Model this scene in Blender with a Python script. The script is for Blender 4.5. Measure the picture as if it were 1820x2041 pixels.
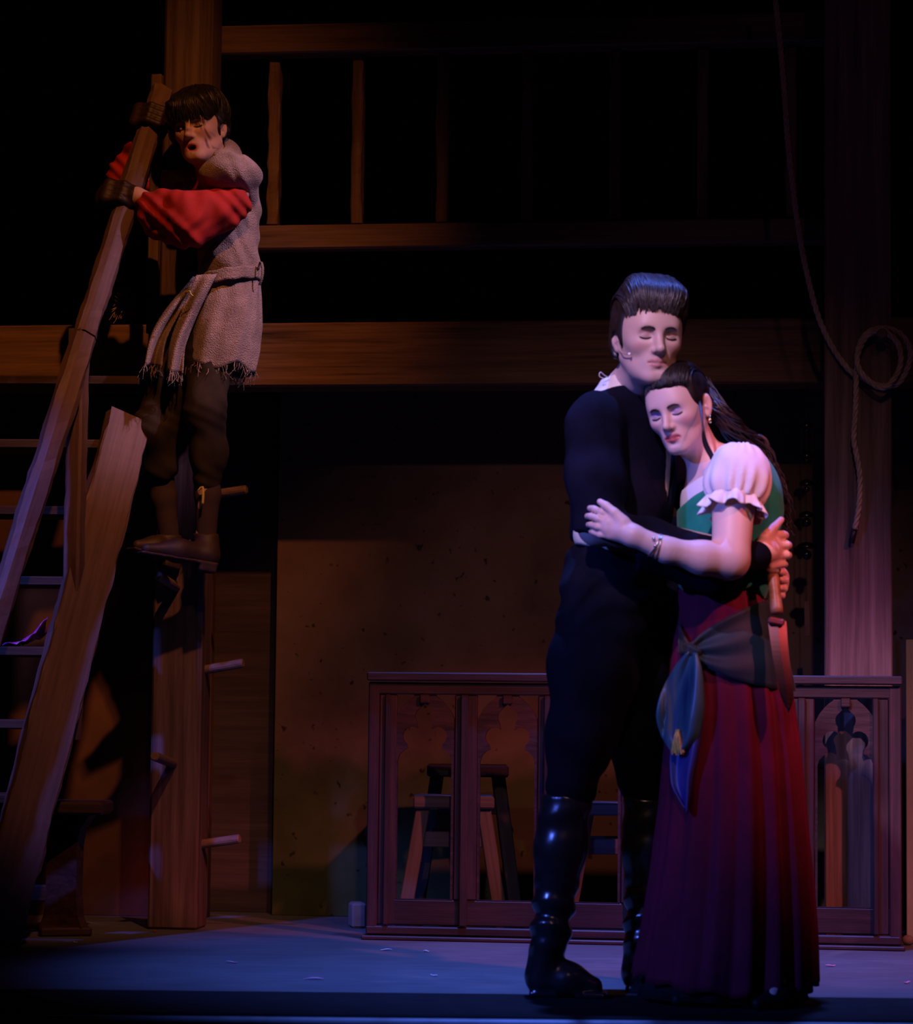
import bpy, bmesh, math, random
import numpy as np
from mathutils import Vector, Matrix
from mathutils.geometry import tessellate_polygon

# ------------------------------------------------------------------ scene, camera, lights
for o in list(bpy.data.objects):
    bpy.data.objects.remove(o, do_unlink=True)
SC = bpy.context.scene
COL = SC.collection
random.seed(7)
RNG = np.random.default_rng(11)

FPX, CXP, CYP = 5200.0, 910.0, 1020.5          # focal length and centre in pixels of an 1820 x 2041 frame
PITCH = math.atan((1430 - CYP) / FPX)
ROLL = 0.0103
CAMP = np.array([0.0, -6.71, 0.71])
_f = np.array([0, math.cos(PITCH), math.sin(PITCH)])
_u0 = np.array([0, -math.sin(PITCH), math.cos(PITCH)])
_r0 = np.array([1.0, 0, 0])
_r = math.cos(ROLL) * _r0 + math.sin(ROLL) * _u0
_u = math.cos(ROLL) * _u0 - math.sin(ROLL) * _r0

cam = bpy.data.cameras.new('camera')
cam.sensor_fit = 'VERTICAL'
cam.sensor_height = 36.0
cam.sensor_width = 36.0
cam.lens = FPX / 2041.0 * 36.0
cam.clip_end = 200
cam.dof.use_dof = True
cam.dof.focus_distance = 8.4
cam.dof.aperture_fstop = 4.5
camo = bpy.data.objects.new('camera', cam)
COL.objects.link(camo)
m = Matrix.Identity(4)
for i in range(3):
    m[i][0], m[i][1], m[i][2], m[i][3] = _r[i], _u[i], -_f[i], CAMP[i]
camo.matrix_world = m
SC.camera = camo

w = bpy.data.worlds.new('dark_theatre')
SC.world = w
w.use_nodes = True
w.node_tree.nodes['Background'].inputs[0].default_value = (0.10, 0.07, 0.16, 1)
w.node_tree.nodes['Background'].inputs[1].default_value = 0.006
vs = SC.view_settings
vs.view_transform = 'Standard'
vs.look = 'None'
vs.exposure = 0.0
vs.gamma = 1.0
vs.use_curve_mapping = False


def spot(name, loc, target, power, color, size, blend=0.3, radius=0.09):
    l = bpy.data.lights.new(name, 'SPOT')
    l.energy = power
    l.color = color
    l.spot_size = math.radians(size)
    l.spot_blend = blend
    l.shadow_soft_size = radius
    o = bpy.data.objects.new(name, l)
    COL.objects.link(o)
    o.location = loc
    d = Vector(target) - Vector(loc)
    o.rotation_euler = d.to_track_quat('-Z', 'Y').to_euler()
    return o


# stage lanterns high in the house or over the stage, plus one added purple fill
spot('amber_lantern', (1.3, -5.0, 8.2), (-1.02, 2.0, 2.12), 1500, (1.0, 0.31, 0.06), 13, 0.9)
spot('low_amber_lantern', (1.0, -4.6, 7.6), (-1.14, 2.0, 0.55), 950, (1.0, 0.36, 0.17), 11, 0.8)
spot('mauve_lantern', (3.3, -0.6, 6.0), (-0.76, 1.75, 2.15), 1300, (0.72, 0.44, 0.80), 8.5, 0.7)
spot('brown_wash_lantern', (0.4, -7.5, 5.7), (0.45, 2.3, 0.30), 430, (1.0, 0.54, 0.44), 18, 0.8)
spot('lavender_lantern', (-1.9, -5.5, 5.9), (0.64, 0.0, 1.46), 2150, (0.76, 0.50, 0.97), 9.6, 0.6)
spot('blue_side_lantern', (-3.6, -2.4, 5.2), (-1.30, 1.15, 1.15), 1700, (0.09, 0.15, 1.0), 12, 0.8)
spot('blue_boom_lantern', (-3.6, -3.2, 2.6), (0.25, 0.1, 0.75), 800, (0.08, 0.15, 1.0), 24, 0.7)
spot('blue_floor_lantern', (0.5, 0.4, 6.8), (0.42, 0.72, 0.0), 3500, (0.09, 0.19, 1.0), 28, 0.9)
spot('added_purple_fill', (2.4, -6.5, 6.6), (1.40, 1.8, 2.10), 55, (0.80, 0.30, 0.62), 17, 0.8)  # added weak fill that lifts the dark upper right, no known source
spot('red_lantern', (3.9, -3.6, 4.6), (1.02, 0.7, 0.84), 1400, (1.0, 0.18, 0.19), 20, 0.7)


# ------------------------------------------------------------------ placing helpers
def ray(px, py):
    return _f + _r * (px - CXP) / FPX - _u * (py - CYP) / FPX


def U(px, py, Y=0.0):
    d = ray(px, py)
    return CAMP + d * ((Y - CAMP[1]) / d[1])


YAW = math.tan(math.radians(7.5))


def SU(px, py, v):
    """point on the set plane Y = v - YAW * X"""
    d = ray(px, py)
    t = (v - CAMP[1] - YAW * CAMP[0]) / (d[1] + YAW * d[0])
    return CAMP + d * t


def FL(px, py):
    d = ray(px, py)
    return CAMP + d * (-CAMP[2] / d[2])


def PX(n, Y=0.0):
    return n / FPX * (Y - CAMP[1])


# ------------------------------------------------------------------ object helpers
def empty(name, loc=(0, 0, 0)):
    o = bpy.data.objects.new(name, None)
    o.empty_display_size = 0.05
    COL.objects.link(o)
    o.location = Vector([float(c) for c in loc])
    return o


def tag(o, label=None, cat=None, group=None, kind=None):
    if label:
        o['label'] = label
    if cat:
        o['category'] = cat
    if group:
        o['group'] = group
    if kind:
        o['kind'] = kind
    return o


def thing(name, label, cat, loc=(0, 0, 0), group=None):
    return tag(empty(name, loc), label, cat, group)


def org(parent):
    """world position of a parent (only translations are used on parents)"""
    p = np.zeros(3)
    while parent is not None:
        p += np.array(parent.location)
        parent = parent.parent
    return p


def link(name, me, mat, parent=None, base=None):
    o = bpy.data.objects.new(name, me)
    COL.objects.link(o)
    if mat is not None and not me.materials:
        me.materials.append(mat)
    if parent is not None:
        o.parent = parent
    return o


def mesh_world(name, V, Fc, mat, parent=None, smooth=False, base=None, cols=None, attr=None):
    """V in world coordinates; the object origin goes to base (top level) or to its parent's origin"""
    V = np.asarray(V, dtype=float)
    if parent is not None:
        b = org(parent)
    else:
        b = np.zeros(3) if base is None else np.asarray(base, float)
    me = bpy.data.meshes.new(name)
    me.from_pydata((V - b).tolist(), [], [list(map(int, f)) for f in Fc])
    me.validate(verbose=False)
    if smooth:
        me.polygons.foreach_set('use_smooth', [True] * len(me.polygons))
    if cols is not None:
        at = me.color_attributes.new('Col', 'FLOAT_COLOR', 'POINT')
        c = np.ones((len(V), 4), np.float32)
        c[:, :3] = cols
        at.data.foreach_set('color', c.ravel())
    me.update()
    o = link(name, me, mat, parent)
    if parent is None:
        o.location = Vector(b.tolist())
    return o


def bevel_box_mesh(name, sx, sy, sz, bev=0.006, seg=1):
    bm = bmesh.new()
    bmesh.ops.create_cube(bm, size=1.0)
    bmesh.ops.scale(bm, vec=(sx, sy, sz), verts=bm.verts)
    if bev > 0:
        bev = min(bev, 0.45 * min(sx, sy, sz))
        bmesh.ops.bevel(bm, geom=bm.edges[:], offset=bev, segments=seg, affect='EDGES', profile=0.6)
    me = bpy.data.meshes.new(name)
    bm.to_mesh(me)
    bm.free()
    return me


def frame_from(a, b, up=(0, 0, 1)):
    a = np.asarray(a, float)
    b = np.asarray(b, float)
    x = (b - a) / np.linalg.norm(b - a)
    up = np.asarray(up, float)
    y = np.cross(up, x)
    y /= np.linalg.norm(y)
    z = np.cross(x, y)
    return x, y, z


def place(o, x, y, z, c, parent):
    b = org(parent) if parent is not None else np.zeros(3)
    mm = Matrix.Identity(4)
    for i in range(3):
        mm[i][0], mm[i][1], mm[i][2], mm[i][3] = x[i], y[i], z[i], c[i] - b[i]
    o.matrix_local = mm


def bar(name, a, b, wy, wz, mat, parent=None, up=(0, 0, 1), bev=0.006):
    """bevelled timber from a to b; its grain runs along local X"""
    a = np.asarray(a, float)
    b = np.asarray(b, float)
    L = np.linalg.norm(b - a)
    x, y, z = frame_from(a, b, up)
    o = link(name, bevel_box_mesh(name, L, wy, wz, bev), mat, parent)
    place(o, x, y, z, (a + b) / 2, parent)
    return o


def hewn(name, a, b, wy, wz, mat, parent=None, up=(0, 0, 1), chamfer=0.25, n=40, jit=0.004, taper=1.0, seed=0, bow=0.0):
    """timber with chamfered, hand-hewn uneven edges"""
    rg = np.random.default_rng(seed)
    a = np.asarray(a, float)
    b = np.asarray(b, float)
    L = np.linalg.norm(b - a)
    x, y, z = frame_from(a, b, up)
    ch = chamfer * min(wy, wz)
    prof = [(-wy / 2 + ch, -wz / 2), (wy / 2 - ch, -wz / 2), (wy / 2, -wz / 2 + ch), (wy / 2, wz / 2 - ch),
            (wy / 2 - ch, wz / 2), (-wy / 2 + ch, wz / 2), (-wy / 2, wz / 2 - ch), (-wy / 2, -wz / 2 + ch)]
    V = []
    Fc = []
    off = rg.normal(0, jit, (8, n + 1))
    off = (off + np.roll(off, 1, 1) + np.roll(off, -1, 1)) / 2.2
    for i in range(n + 1):
        t = i / n
        s = 1 + (taper - 1) * t
        for k, (py, pz) in enumerate(prof):
            r = math.hypot(py, pz)
            f = s * (1 + off[k, i] / r)
            V.append((-L / 2 + L * t, py * f, pz * f + bow * math.sin(math.pi * t)))
    for i in range(n):
        for k in range(8):
            k2 = (k + 1) % 8
            Fc.append((i * 8 + k, i * 8 + k2, (i + 1) * 8 + k2, (i + 1) * 8 + k))
    Fc.append(tuple(range(7, -1, -1)))
    Fc.append(tuple(n * 8 + k for k in range(8)))
    me = bpy.data.meshes.new(name)
    me.from_pydata(V, [], Fc)
    me.update()
    o = link(name, me, mat, parent)
    place(o, x, y, z, (a + b) / 2, parent)
    return o


def tube_mesh(pts, rad, seg=10, cap=True):
    pts = np.asarray(pts, float)
    n = len(pts)
    rad = np.broadcast_to(np.asarray(rad, float), (n,))
    T = np.gradient(pts, axis=0)
    T /= np.linalg.norm(T, axis=1)[:, None] + 1e-12
    ref = np.array([0, 0, 1.0]) if abs(T[0, 2]) < 0.9 else np.array([1.0, 0, 0])
    N = np.zeros_like(pts)
    v = np.cross(T[0], ref)
    v /= np.linalg.norm(v)
    for i in range(n):
        v = v - T[i] * (v @ T[i])
        v /= np.linalg.norm(v) + 1e-12
        N[i] = v
    B = np.cross(T, N)
    th = np.linspace(0, 2 * math.pi, seg, endpoint=False)
    ring = N[:, None, :] * np.cos(th)[None, :, None] + B[:, None, :] * np.sin(th)[None, :, None]
    V = (pts[:, None, :] + ring * rad[:, None, None]).reshape(-1, 3)
    Fc = []
    for i in range(n - 1):
        for k in range(seg):
            k2 = (k + 1) % seg
            Fc.append((i * seg + k, i * seg + k2, (i + 1) * seg + k2, (i + 1) * seg + k))
    if cap:
        Fc.append(tuple(range(seg - 1, -1, -1)))
        Fc.append(tuple((n - 1) * seg + k for k in range(seg)))
    return V, Fc


def spline(P, n=40):
    """Catmull-Rom through the points"""
    P = np.asarray(P, float)
    Q = np.vstack([2 * P[0] - P[1], P, 2 * P[-1] - P[-2]])
    out = []
    segs = len(P) - 1
    for t in np.linspace(0, segs - 1e-9, n):
        i = int(t)
        f = t - i
        p0, p1, p2, p3 = Q[i], Q[i + 1], Q[i + 2], Q[i + 3]
        out.append(0.5 * (2 * p1 + (p2 - p0) * f + (2 * p0 - 5 * p1 + 4 * p2 - p3) * f * f + (3 * p1 - p0 - 3 * p2 + p3) * f ** 3))
    return np.array(out)


def lathe_mesh(prof, c, seg=20):
    """prof: (radius, height) pairs round the vertical axis through c"""
    V = []
    Fc = []
    for r, h in prof:
        for k in range(seg):
            a = 2 * math.pi * k / seg
            V.append((c[0] + r * math.cos(a), c[1] + r * math.sin(a), c[2] + h))
    for i in range(len(prof) - 1):
        for k in range(seg):
            k2 = (k + 1) % seg
            Fc.append((i * seg + k, i * seg + k2, (i + 1) * seg + k2, (i + 1) * seg + k))
    Fc.append(tuple(range(seg - 1, -1, -1)))
    Fc.append(tuple((len(prof) - 1) * seg + k for k in range(seg)))
    return V, Fc


# ------------------------------------------------------------------ materials
def mat_new(name):
    mt = bpy.data.materials.new(name)
    mt.use_nodes = True
    nt = mt.node_tree
    b = nt.nodes['Principled BSDF']
    return mt, nt, b


def ramp(nt, fac, stops):
    r = nt.nodes.new('ShaderNodeValToRGB')
    el = r.color_ramp.elements
    while len(el) < len(stops):
        el.new(0.5)
    for e, (p, c) in zip(el, stops):
        e.position = p
        e.color = (c[0], c[1], c[2], 1)
    nt.links.new(fac, r.inputs[0])
    return r.outputs[0]


def noise(nt, vec, scale, detail=4, rough=0.55):
    n = nt.nodes.new('ShaderNodeTexNoise')
    n.inputs['Scale'].default_value = scale
    n.inputs['Detail'].default_value = detail
    n.inputs['Roughness'].default_value = rough
    if vec is not None:
        nt.links.new(vec, n.inputs['Vector'])
    return n.outputs['Fac']


def obj_vec(nt, scale=(1, 1, 1), rnd=True):
    tc = nt.nodes.new('ShaderNodeTexCoord')
    mp = nt.nodes.new('ShaderNodeMapping')
    mp.inputs['Scale'].default_value = scale
    nt.links.new(tc.outputs['Object'], mp.inputs['Vector'])
    if rnd:
        oi = nt.nodes.new('ShaderNodeObjectInfo')
        mu = nt.nodes.new('ShaderNodeVectorMath')
        mu.operation = 'SCALE'
        mu.inputs[0].default_value = (13.7, 7.3, 5.1)
        nt.links.new(oi.outputs['Random'], mu.inputs['Scale'])
        nt.links.new(mu.outputs[0], mp.inputs['Location'])
    return mp.outputs['Vector']


def bump(nt, b, h, strength=0.3, dist=0.01):
    bn = nt.nodes.new('ShaderNodeBump')
    bn.inputs['Strength'].default_value = strength
    bn.inputs['Distance'].default_value = dist
    nt.links.new(h, bn.inputs['Height'])
    nt.links.new(bn.outputs[0], b.inputs['Normal'])


def wood(name, dark, mid, light, rough=0.62, stretch=16, scale=1.0, bstr=0.5, bdist=0.006, spec=0.3, cracks=True):
    mt, nt, b = mat_new(name)
    v = obj_vec(nt, (scale * 1.3, scale * stretch, scale * stretch))
    f1 = noise(nt, v, 1.6, 6, 0.62)
    v2 = obj_vec(nt, (scale * 1.5, scale * 45, scale * 45))
    f2 = noise(nt, v2, 1.5, 3, 0.6)
    mx = nt.nodes.new('ShaderNodeMix')
    mx.data_type = 'FLOAT'
    mx.inputs[0].default_value = 0.4
    nt.links.new(f1, mx.inputs[2])
    nt.links.new(f2, mx.inputs[3])
    fac = mx.outputs[0]
    nt.links.new(ramp(nt, fac, [(0.30, dark), (0.48, mid), (0.68, light)]), b.inputs['Base Color'])
    b.inputs['Roughness'].default_value = rough
    b.inputs['Specular IOR Level'].default_value = spec
    bump(nt, b, fac, bstr, bdist)
    return mt


def plain(name, col, rough=0.6, metal=0.0, var=0.12, nscale=14, bstr=0.0, spec=0.4, bdist=0.004):
    mt, nt, b = mat_new(name)
    v = obj_vec(nt, (1, 1, 1))
    f = noise(nt, v, nscale, 4)
    d = [max(0, c * (1 - var * 2)) for c in col]
    l = [min(1, c * (1 + var * 2)) for c in col]
    nt.links.new(ramp(nt, f, [(0.3, d), (0.7, l)]), b.inputs['Base Color'])
    b.inputs['Roughness'].default_value = rough
    b.inputs['Metallic'].default_value = metal
    b.inputs['Specular IOR Level'].default_value = spec
    if bstr:
        bump(nt, b, f, bstr, bdist)
    return mt


def cloth(name, col, weave=900, rough=0.85, var=0.1, bstr=0.25, nscale=9, sheen=0.0, bdist=0.001, spec=0.2):
    """woven fabric: fine crossed thread relief plus soft tone variation"""
    mt, nt, b = mat_new(name)
    v = obj_vec(nt, (1, 1, 1), False)
    f = noise(nt, v, nscale, 5)
    d = [max(0, c * (1 - var * 2)) for c in col]
    l = [min(1, c * (1 + var * 2)) for c in col]
    nt.links.new(ramp(nt, f, [(0.3, d), (0.7, l)]), b.inputs['Base Color'])
    b.inputs['Roughness'].default_value = rough
    b.inputs['Specular IOR Level'].default_value = spec
    b.inputs['Sheen Weight'].default_value = sheen
    wv = nt.nodes.new('ShaderNodeTexNoise')
    wv.inputs['Scale'].default_value = weave
    wv.inputs['Detail'].default_value = 1
    nt.links.new(v, wv.inputs['Vector'])
    bump(nt, b, wv.outputs['Fac'], bstr, bdist)
    return mt


def vcol(name, rough=0.5, spec=0.35, sub=0.0, nvar=0.0):
    mt, nt, b = mat_new(name)
    a = nt.nodes.new('ShaderNodeAttribute')
    a.attribute_name = 'Col'
    nt.links.new(a.outputs['Color'], b.inputs['Base Color'])
    b.inputs['Roughness'].default_value = rough
    b.inputs['Specular IOR Level'].default_value = spec
    if sub:
        b.inputs['Subsurface Weight'].default_value = sub
        b.inputs['Subsurface Radius'].default_value = (0.012, 0.005, 0.003)
        b.inputs['Subsurface Scale'].default_value = 1.0
    return mt


M = {}
M['timber'] = wood('painted_timber', (0.035, 0.018, 0.011), (0.115, 0.062, 0.037), (0.20, 0.115, 0.07))
M['beam'] = wood('cracked_beam_paint', (0.012, 0.006, 0.004), (0.15, 0.078, 0.036), (0.24, 0.13, 0.06), stretch=22, bstr=0.8)
M['post'] = wood('streaked_post_paint', (0.035, 0.018, 0.017), (0.12, 0.066, 0.057), (0.22, 0.135, 0.115), stretch=24, scale=0.8)
M['post_dark'] = wood('dark_climbing_post_paint', (0.026, 0.014, 0.012), (0.09, 0.05, 0.042), (0.17, 0.105, 0.09), stretch=24, scale=0.8)
M['stair'] = wood('worn_stair_paint', (0.065, 0.034, 0.026), (0.12, 0.066, 0.052), (0.175, 0.105, 0.085), stretch=7, bstr=0.35)
M['tread'] = wood('dark_tread_wood', (0.022, 0.012, 0.008), (0.048, 0.026, 0.015), (0.08, 0.045, 0.026))
M['screen'] = wood('scuffed_red_purple_screen_paint', (0.012, 0.006, 0.007), (0.034, 0.016, 0.017), (0.075, 0.030, 0.030), stretch=6, rough=0.5, spec=0.35)
M['bench'] = wood('dark_bench_varnish', (0.02, 0.009, 0.008), (0.045, 0.02, 0.016), (0.085, 0.04, 0.03), rough=0.4, spec=0.5)
M['stool'] = wood('grey_stool_paint', (0.05, 0.035, 0.04), (0.085, 0.06, 0.065), (0.12, 0.09, 0.09))
M['stool_dark'] = wood('near_black_stool_paint', (0.008, 0.006, 0.006), (0.016, 0.011, 0.01), (0.03, 0.02, 0.018))
M['peg'] = wood('peg_wood', (0.07, 0.036, 0.025), (0.15, 0.085, 0.058), (0.22, 0.13, 0.09), stretch=10)
M['block'] = plain('pale_block_paint', (0.22, 0.16, 0.14), 0.7)
M['black'] = plain('black_drape', (0.003, 0.003, 0.003), 0.95, spec=0.05)
M['recess_flat'] = wood('dark_purple_brown_flat', (0.03, 0.018, 0.022), (0.05, 0.032, 0.036), (0.08, 0.05, 0.055), stretch=10)  # the flat's own darker paint with wood grain
M['rope'] = plain('hemp_rope', (0.40, 0.27, 0.18), 0.85, nscale=60)
M['tape'] = plain('black_tape', (0.01, 0.01, 0.012), 0.5)
M['chime'] = plain('dark_chime_metal', (0.06, 0.055, 0.06), 0.25, metal=0.9)
M['cord'] = plain('thin_cord', (0.04, 0.03, 0.025), 0.8)
M['chime_wood'] = plain('red_brown_paddle', (0.16, 0.05, 0.025), 0.5)


def wall_material():
    mt, nt, b = mat_new('mottled_plaster')
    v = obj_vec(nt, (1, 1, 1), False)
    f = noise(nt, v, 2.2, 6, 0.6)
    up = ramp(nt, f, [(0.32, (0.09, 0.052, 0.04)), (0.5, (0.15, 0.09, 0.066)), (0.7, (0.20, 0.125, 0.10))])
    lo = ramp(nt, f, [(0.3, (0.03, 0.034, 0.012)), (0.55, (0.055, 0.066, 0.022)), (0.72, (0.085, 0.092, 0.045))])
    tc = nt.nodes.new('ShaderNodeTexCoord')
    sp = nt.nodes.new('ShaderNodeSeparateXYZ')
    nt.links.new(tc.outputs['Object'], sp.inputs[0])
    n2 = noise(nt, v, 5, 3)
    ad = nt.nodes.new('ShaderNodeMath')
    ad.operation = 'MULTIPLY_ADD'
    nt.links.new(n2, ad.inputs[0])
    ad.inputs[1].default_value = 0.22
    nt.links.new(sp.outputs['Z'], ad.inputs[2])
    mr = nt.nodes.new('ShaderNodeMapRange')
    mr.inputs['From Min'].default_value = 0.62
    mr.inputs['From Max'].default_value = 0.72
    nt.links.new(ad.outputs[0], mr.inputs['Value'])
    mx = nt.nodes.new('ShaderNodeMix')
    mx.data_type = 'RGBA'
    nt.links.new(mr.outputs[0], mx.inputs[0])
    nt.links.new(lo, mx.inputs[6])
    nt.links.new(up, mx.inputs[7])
    # flecks of spattered paint
    sx = noise(nt, v, 26, 2)
    sr = ramp(nt, sx, [(0.27, (0.25, 0.25, 0.25)), (0.33, (1, 1, 1))])
    mm = nt.nodes.new('ShaderNodeMix')
    mm.data_type = 'RGBA'
    mm.blend_type = 'MULTIPLY'
    mm.inputs[0].default_value = 1
    nt.links.new(mx.outputs[2], mm.inputs[6])
    nt.links.new(sr, mm.inputs[7])
    nt.links.new(mm.outputs[2], b.inputs['Base Color'])
    b.inputs['Roughness'].default_value = 0.9
    b.inputs['Specular IOR Level'].default_value = 0.15
    bump(nt, b, f, 0.3, 0.01)
    return mt


def floor_material():
    mt, nt, b = mat_new('scuffed_stage_floor')
    v = obj_vec(nt, (1, 1, 1), False)
    v2 = obj_vec(nt, (3, 26, 1), False)
    f = noise(nt, v, 1.7, 6, 0.6)
    s = noise(nt, v2, 2.0, 5, 0.7)
    mx = nt.nodes.new('ShaderNodeMix')
    mx.data_type = 'FLOAT'
    mx.inputs[0].default_value = 0.5
    nt.links.new(f, mx.inputs[2])
    nt.links.new(s, mx.inputs[3])
    nt.links.new(ramp(nt, mx.outputs[0], [(0.3, (0.055, 0.055, 0.06)), (0.52, (0.10, 0.10, 0.105)), (0.63, (0.14, 0.14, 0.145)), (0.70, (0.34, 0.33, 0.34))]), b.inputs['Base Color'])
    b.inputs['Roughness'].default_value = 0.6
    b.inputs['Specular IOR Level'].default_value = 0.3
    bump(nt, b, s, 0.15, 0.003)
    return mt


M['wall'] = wall_material()
M['floor'] = floor_material()
M['wall_brown'] = plain('red_brown_flat_paint', (0.105, 0.052, 0.034), 0.85, nscale=3, var=0.2, spec=0.15)
M['pale'] = plain('pale_grey_flat_paint', (0.42, 0.40, 0.38), 0.8, nscale=3)

# ------------------------------------------------------------------ the setting
def boxw(name, x0, x1, y0, y1, z0, z1, mat, kind='structure', bev=0.0):
    o = link(name, bevel_box_mesh(name, x1 - x0, y1 - y0, z1 - z0, bev), mat)
    o.location = ((x0 + x1) / 2, (y0 + y1) / 2, (z0 + z1) / 2)
    if kind:
        o['kind'] = kind
    return o


boxw('floor', -5, 5, 0.10, 5.0, -0.30, 0.0, M['floor'])
f2 = boxw('floor_shade_strip', -5, 5, -0.40, 0.099, -0.30, 0.0, plain('painted_shade_black', (0.010, 0.010, 0.012), 0.8, spec=0.12), bev=0.004)  # near-black colour stands in for the unlit floor along the stage front
# rounded nosing along the lip of the stage
V, Fc = tube_mesh([(-5, -0.425, -0.022), (5, -0.395, -0.022)], 0.016, 12)
tag(mesh_world('trim_2', V, Fc, plain('pale_grey_nosing', (0.30, 0.31, 0.34), 0.45), smooth=True), kind='structure')
f3 = boxw('wall_front', -5, 5, -0.41, -0.402, -1.2, -0.035, M['black'])


def set_panel(name, pxa, pxb, zlo, zhi, v, th, mat, kind='structure'):
    a = SU(pxa, 1400, v)
    b = SU(pxb, 1400, v)
    dx = np.array([1.0, -YAW, 0]) / math.hypot(1, YAW)
    dn = np.array([YAW, 1.0, 0]) / math.hypot(1, YAW)
    L = (b - a) @ dx
    o = link(name, bevel_box_mesh(name, L, th, zhi - zlo, 0.002), mat)
    c = a + dx * L / 2 + dn * th / 2
    mm = Matrix.Identity(4)
    for i in range(3):
        mm[i][0], mm[i][1] = dx[i], dn[i]
    mm[0][3], mm[1][3], mm[2][3] = c[0], c[1], (zlo + zhi) / 2
    # keep object z = 0 at the floor so paint heights are true
    for vtx in o.data.vertices:
        vtx.co.z += (zlo + zhi) / 2
    mm[2][3] = 0
    o.matrix_world = mm
    if kind:
        o['kind'] = kind
    return o


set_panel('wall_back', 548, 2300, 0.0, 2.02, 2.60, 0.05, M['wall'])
set_panel('wall_recess', 412, 552, 0.0, 2.02, 2.72, 0.05, M['recess_flat'])
set_panel('wall_left', -700, 420, 0.0, 2.02, 2.42, 0.05, M['wall_brown'])
set_panel('wall_drape', -1500, 3000, 0.0, 6.0, 4.6, 0.05, M['black'])
set_panel('wall_right', 1806, 2150, 0.0, 0.98, 2.05, 0.03, M['pale'])

# ------------------------------------------------------------------ balcony frame
VB = 2.06
base = SU(900, 1850, VB)
base[2] = 1.9
bal = thing('balcony', 'timber gallery with cracked main beam, two rails and balusters above the stage', 'balcony', base)


def sbar(name, pxa, pxb, py0, py1, v, dep, mat, parent, pyslope=0.0, bev=0.006):
    """horizontal set timber: front face on plane v between the pixel rows py0, py1 measured at pxa"""
    zt = SU((pxa + pxb) / 2, py0, v)[2]
    zb = SU((pxa + pxb) / 2, py1, v)[2]
    a = SU(pxa, (py0 + py1) / 2, v)
    b = SU(pxb, (py0 + py1) / 2, v)
    dn = np.array([YAW, 1.0, 0]) / math.hypot(1, YAW)
    a = a + dn * dep / 2
    b = b + dn * dep / 2
    a[2] = b[2] = (zt + zb) / 2
    return bar(name, a, b, dep, zt - zb, mat, parent, bev=bev)


def vbar(name, px0, px1, py, z0, z1, v, dep, mat, parent, bev=0.006, hew=0, seed=0):
    a = SU(px0, py, v)
    b = SU(px1, py, v)
    wd = np.linalg.norm(b - a)
    dn = np.array([YAW, 1.0, 0]) / math.hypot(1, YAW)
    c = (a + b) / 2 + dn * dep / 2
    p = np.array([c[0], c[1], z0])
    q = np.array([c[0], c[1], z1])
    if hew:
        return hewn(name, p, q, dep, wd, mat, parent, up=(1, -YAW, 0), chamfer=0.12, n=30, jit=hew, seed=seed)
    return bar(name, p, q, dep, wd, mat, parent, up=(1, -YAW, 0), bev=bev)


sbar('main_beam', -300, 2100, 640, 769, VB, 0.16, M['beam'], bal, bev=0.008)
# deck boards over the beam, running back from it
zt = SU(1000, 640, VB)[2]
for i in range(14):
    xa = -2.6 + i * 0.40
    y0 = VB - YAW * (xa + 0.2) + 0.165
    o = bar('deck_board', (xa + 0.195, y0, zt - 0.02), (xa + 0.195, y0 + 0.75, zt - 0.02), 0.399, 0.035, M['tread'], bal)
zr1 = SU(1000, 440, VB)[2]
zr2 = SU(1000, 93, VB)[2]
sbar('lower_rail', 424, 1700, 441, 490, VB - 0.03, 0.07, M['timber'], bal)
sbar('top_rail', 424, 1700, 36, 94, VB - 0.03, 0.09, M['timber'], bal)
for i, (xa, xb) in enumerate([(533, 556), (700, 722), (870, 893), (1040, 1062), (1215, 1237), (1390, 1412), (1566, 1588)]):
    vbar('baluster', xa, xb, 300, zr1 + 0.001, zr2 + 0.04, VB + 0.005, 0.05, M['timber'], bal, hew=0.0022, seed=20 + i)

# ------------------------------------------------------------------ left climbing post with pegs
VP = 1.886
c0 = FL(342, 1853)
cp = thing('climbing_post', 'square timber post with round climbing pegs beside the stairs', 'post', (c0[0], c0[1] + 0.07, 0))
vbar('post', 293, 392, 1840, 0.0, 4.2, VP, 0.15, M['post_dark'], cp, bev=0.008)
dx = np.array([1.0, -YAW, 0]) / math.hypot(1, YAW)
dn = np.array([YAW, 1.0, 0]) / math.hypot(1, YAW)


def peg(px0, py0, px1, py1, v, front, parent):
    """round peg; sideways pegs lie in the set plane, front pegs point to the house"""
    if front:
        b = SU(px0, py0, v)
        e = b - dn * 0.20 + np.array([0, 0, 0.03]) + dx * front
        a = b + dn * 0.03
    else:
        a = SU(px0, py0, v)
        e = SU(px1, py1, v - 0.03)
    t = np.linspace(0, 1, 5)[:, None]
    pts = a + (e - a) * t
    pts = np.vstack([pts, e + (e - a) / np.linalg.norm(e - a) * 0.004])
    V, Fc = tube_mesh(pts, [0.0155, 0.0155, 0.0157, 0.0157, 0.0155, 0.0115], 14)
    return mesh_world('peg', V, Fc, M['peg'], parent, smooth=False)


peg(385, 992, 490, 976, VP + 0.07, 0, cp)
peg(385, 1339, 483, 1322, VP + 0.07, 0, cp)
peg(378, 1686, 476, 1672, VP + 0.07, 0, cp)
peg(346, 1524, 0, 0, VP, -0.015, cp)
peg(352, 1172, 0, 0, VP, -0.015, cp)
peg(385, 646, 470, 630, VP + 0.07, 0, cp)

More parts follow.
